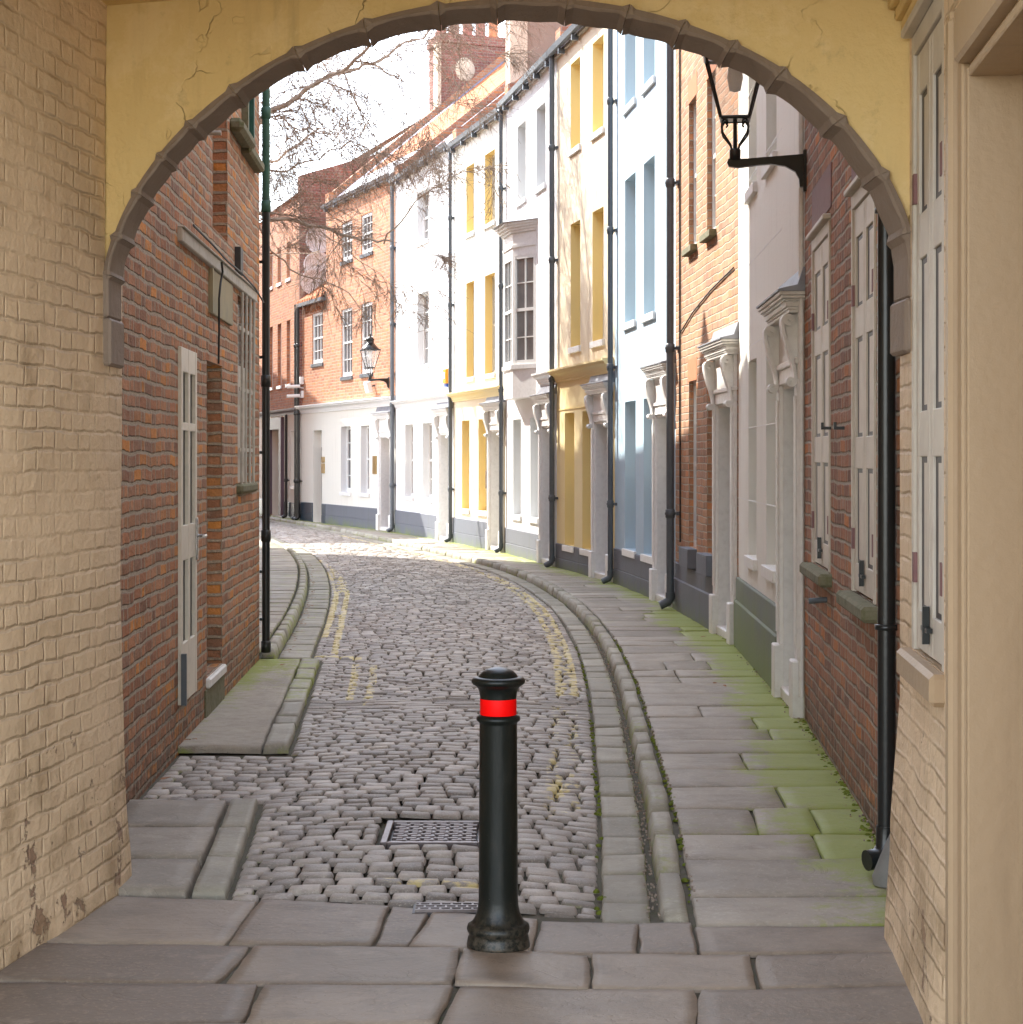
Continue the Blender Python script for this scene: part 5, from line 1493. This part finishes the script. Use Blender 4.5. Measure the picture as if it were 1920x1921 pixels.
# ---------------------------------------------------------------- litter: leaves and grit
m = MB(); rr = random.Random(12)
def leaf(x, y, z, s):
    a = rr.uniform(0, 6.28); c, d = math.cos(a), math.sin(a)
    p = [(-1, 0, .1), (-.3, .45, .25), (.6, .35, .1), (1.1, 0, .3), (.5, -.4, .35), (-.4, -.4, .1)]
    m.face([(x+s*(q[0]*c-q[1]*d), y+s*(q[0]*d+q[1]*c), z+s*q[2]) for q in p], 0)
for k in range(120):
    z_ = rr.uniform(15.9, 30); leaf(kerbL(z_)+rr.uniform(.0, .10)+.02, z_, .006, rr.uniform(.008, .026))
for k in range(60):
    z_ = rr.uniform(7, 22); leaf(kerbR(z_)-rr.uniform(.0, .05), z_, .002, rr.uniform(.006, .016))
for px, py, s in ((215,0,0),):
    pass
for (px, py, h, s) in ((310,1465,0,.035),(1345,1285,HP,.03),(1360,1290,HP,.03),(1320,1197,HP,.03),(530,1250,.05,.03),(1120,1197,0,.02),(975,1410,0,.02),(350,1392,.05,.03),(365,1391,.05,.035)):
    x_, y_ = P(px, py, h); leaf(x_, y_, h+.008, s)
for k in range(60):
    z_ = rr.uniform(7.8, 16); leaf(facade_x(z_)-rr.uniform(0, .07), z_, HP+.006, rr.uniform(.005, .012))
tag(m.build('leaf_litter', M['leaf']), 'dry leaf litter along the gutters and kerbs', 'leaf litter', kind='stuff')
m = MB()
for k in range(700):
    z_ = rr.uniform(6.9, 18); s = rr.uniform(.002, .0055)
    c_ = rr.random()
    if c_ < .55: x_ = kerbR(z_)-rr.uniform(.0, .045); hh = 0.0
    elif c_ < .8: x_ = kerbR(z_)+.128+rr.uniform(-.008, .012); hh = HP
    else: x_ = facade_x(max(z_, 7.9))-abs(rr.gauss(0, .04)); hh = HP
    m.box(x_-s, x_+s, z_-s, z_+s*1.4, hh-.002, hh+s*1.5, 0, s*.4)
tag(m.build('grit', M['grit']), 'loose grit and small stones along the kerb', 'grit', kind='stuff')

m = MB()
for k in range(520):
    z_ = rr.uniform(7.0, 17); c_ = rr.random()
    if c_ < .5: x_ = facade_x(max(z_, 7.9))-abs(rr.gauss(.0, .022))-.002; hh = HP+ramp(0, z_)
    elif c_ < .8: x_ = kerbR(z_)+.126+rr.gauss(0, .006); hh = HP+ramp(0, z_)-.008
    else: x_ = gutR(z_)+rr.gauss(0, .008); hh = -.018
    r_ = rr.uniform(.004, .014)
    m.lathe(x_, z_, [(r_*1.2, hh-.004), (r_, hh+r_*.35), (r_*.5, hh+r_*.7), (0, hh+r_*.8)], 6)
tag(m.build('moss_clumps', m_simple('moss', (.16, .20, .03), .95, 0, .8, .01, .1, 60, dirt=(.06, .07, .02))), 'small moss clumps along the wall foot and paving joints', 'moss', kind='stuff')

# ---------------------------------------------------------------- bare birch trees
def tree(label, base, limbs, seed, tw=1.0, trunk_h=9.0, trunk_r=.18, top=None):
    rg = random.Random(seed)
    t_ = thing('birch_tree', label, 'tree', (0, 0, 0))
    mt_ = MB(); mc = MB()
    bx, by = base; top = top or (bx+.4, by, trunk_h)
    pts = [(bx+(top[0]-bx)*k/8+.06*math.sin(k*1.3), by+(top[1]-by)*k/8, top[2]*k/8) for k in range(9)]
    mt_.tube(pts, [trunk_r*(1-.085*k) for k in range(9)], 12)
    def twig(p, d, L, r, lvl):
        pts_ = [p]; q = Vector(p); dd = Vector(d).normalized(); n_ = 6 if lvl < 2 else 5
        st = L/n_
        for i in range(n_):
            dd = (dd+Vector((rg.gauss(0, .17), rg.gauss(0, .17), rg.gauss(0, .15)-(.05 if lvl == 1 else .11 if lvl >= 2 else .0)))).normalized()
            q = q+dd*st; pts_.append(tuple(q))
        rad = [max(r*(1-.75*i/n_), .0022) for i in range(n_+1)]
        mc.tube(pts_, rad, 3 if lvl >= 2 else 5, 0 if lvl < 1 else 1)
        if lvl >= 3:
            return
        k_ = [0, 10, 7, 0][lvl] if lvl < 3 else 0
        for i in range(int(k_*tw)):
            f_ = rg.uniform(.15, 1.0); idx = min(int(f_*n_), n_-1)
            a_ = Vector(pts_[idx]).lerp(Vector(pts_[idx+1]), f_*n_-idx)
            base_d = (Vector(pts_[idx+1])-Vector(pts_[idx])).normalized()
            nd = (base_d+Vector((rg.gauss(0, .6), rg.gauss(0, .6), rg.gauss(0, .5)))).normalized()
            twig(tuple(a_), nd, L*rg.uniform(.4, .85), max(r*.5, .004), lvl+1)
        if lvl == 2:      # catkins / buds
            for i in range(3):
                c_ = Vector(pts_[rg.randrange(2, len(pts_))]); s = .010
                mc.face([tuple(c_), tuple(c_+Vector((s*.5, 0, -s))), tuple(c_+Vector((0, s*.3, -2.4*s))), tuple(c_+Vector((-s*.5, 0, -s)))], 1)
    for pts_, r0, r1, nb, L in limbs:
        P_ = [Vector(p) for p in pts_]; fine = []
        for a_, b_ in zip(P_, P_[1:]):
            for k in range(4): fine.append(a_.lerp(b_, k/4)+Vector((rg.gauss(0, .02), rg.gauss(0, .02), rg.gauss(0, .025))))
        fine.append(P_[-1]); nn = len(fine)
        mt_.tube([tuple(p) for p in fine], [.6*(r0+(r1-r0)*k/(nn-1)) for k in range(nn)], 8)
        for k in range(nb):
            f_ = rg.uniform(.1, 1.0)**.8*(nn-1.01); i = int(f_); a_ = fine[i].lerp(fine[i+1], f_-i)
            dd = (fine[i+1]-fine[i]).normalized()
            nd = (dd*.8+Vector((rg.gauss(0, .5), rg.gauss(0, .5), rg.gauss(.05, .5)))).normalized()
            twig(tuple(a_), nd, L*rg.uniform(.5, 1.0), .5*(r0+(r1-r0)*k/nb)*.28+.0035, 1)
    mt_.build('trunk', M['bark'], t_); mc.build('crown', [M['bark'], M['twig']], t_)
    return t_
def I(px, py, Y): return ((px-CX)/FPX*Y, Y, EYE+(HY-py)/FPX*Y)
Yt = 30
tree('bare birch tree leaning over the street from the left with drooping twigs', (-8.2, 31), [
    ([(-8.0, 31, 4.2), I(440, 262, Yt), I(505, 215, Yt), I(560, 175, Yt), I(635, 135, Yt), I(700, 85, Yt-.6), I(790, 30, Yt-1)], .10, .03, 26, 1.6),
    ([I(635, 135, Yt), I(700, 120, Yt+.3), I(760, 85, Yt+.6), I(830, 45, Yt+1), I(900, 20, Yt+1.2)], .045, .018, 16, 1.4),
    ([(-8.0, 31, 3.6), I(440, 395, 28), I(510, 408, 28), I(600, 428, 28), I(680, 448, 28), I(735, 452, 28)], .075, .022, 10, 1.2),
    ([I(720, 452, 28), I(760, 405, 27.8), I(800, 360, 27.5), I(870, 325, 27.2), I(955, 310, 27)], .022, .008, 7, .8),
    ([I(440, 300, 32), I(520, 320, 32), I(600, 300, 32), I(680, 250, 32)], .04, .012, 11, 1.2),
    ([I(440, 330, 29), I(505, 470, 29), I(560, 510, 29), I(640, 540, 29), I(700, 600, 29)], .03, .008, 3, .8),
    ([(-8.0, 31, 6), I(420, 120, 31), I(520, 60, 31), I(640, -20, 31)], .08, .03, 18, 1.7),
    ([I(505, 215, Yt), I(560, 240, 29.5), I(640, 260, 29.3), I(720, 300, 29)], .025, .007, 10, 1.1),
    ([I(700, 85, 29.5), I(740, 120, 29.3), I(770, 180, 29.2), I(800, 215, 29)], .016, .006, 9, 1.1),
    ([I(740, 452, 28), I(800, 470, 27.8), I(850, 520, 27.6), I(880, 560, 27.5)], .010, .004, 2, .5),
    ([I(600, 428, 28), I(680, 500, 27.9), I(730, 560, 27.8)], .015, .006, 6, .9),
    ([I(800, 20, 29), I(880, 80, 29), I(950, 110, 28.6), I(1010, 160, 28.4)], .012, .005, 3, .6),
], 5, 1.0)
tree('slim bare tree behind the first birch beside the far bend', (-11.0, 40), [
    ([(-10.8, 40, 5), I(430, 330, 40), I(520, 300, 40), I(600, 240, 40)], .08, .03, 12, 2.0),
    ([(-10.8, 40, 6), I(420, 200, 40), I(520, 140, 40), I(620, 110, 40)], .08, .03, 12, 2.0),
    ([(-10.8, 40, 4), I(430, 470, 41), I(520, 480, 41), I(600, 470, 41)], .05, .015, 6, 1.3),
], 9, .9)

# ---------------------------------------------------------------- light, sky, camera
SUN_AZ, SUN_EL = 45.0, 42.0     # azimuth from -X turned towards +Y
sd_ = Vector((-math.cos(R(SUN_AZ))*math.cos(R(SUN_EL)), math.sin(R(SUN_AZ))*math.cos(R(SUN_EL)), math.sin(R(SUN_EL))))
ld = bpy.data.lights.new('sun', 'SUN'); ld.energy = 2.0; ld.angle = R(.5); ld.color = (1, .95, .86)
lo = bpy.data.objects.new('sun', ld); col.objects.link(lo); lo.rotation_euler = sd_.to_track_quat('Z', 'Y').to_euler(); lo.location = (0, 0, 30)
wd = bpy.data.worlds.new('World'); sc.world = wd; wd.use_nodes = True
nt = wd.node_tree; bg = nt.nodes['Background']
sky = nt.nodes.new('ShaderNodeTexSky'); sky.sky_type = 'NISHITA'; sky.sun_disc = False
sky.sun_elevation = R(SUN_EL); sky.sun_rotation = math.atan2(sd_.x, sd_.y); sky.air_density = 1.0; sky.dust_density = .3; sky.ozone_density = 1.0
hs = nt.nodes.new('ShaderNodeHueSaturation'); hs.inputs['Saturation'].default_value = .45
nt.links.new(sky.outputs[0], hs.inputs['Color']); nt.links.new(hs.outputs[0], bg.inputs[0]); bg.inputs[1].default_value = .15
cam = bpy.data.cameras.new('camera'); co = bpy.data.objects.new('camera', cam); col.objects.link(co)
co.location = (0, 0, EYE); co.rotation_euler = (R(90), 0, 0)
cam.sensor_fit = 'HORIZONTAL'; cam.sensor_width = 36; cam.lens = FPX/1920*36; cam.shift_y = -(960.5-HY)/1920; cam.clip_end = 500; cam.clip_start = .05
sc.camera = co
sc.view_settings.view_transform = 'Standard'; sc.view_settings.look = 'None'; sc.view_settings.exposure = 2.75; sc.view_settings.gamma = 1
sc.render.engine = 'CYCLES'
sc.cycles.max_bounces = 8; sc.cycles.diffuse_bounces = 5
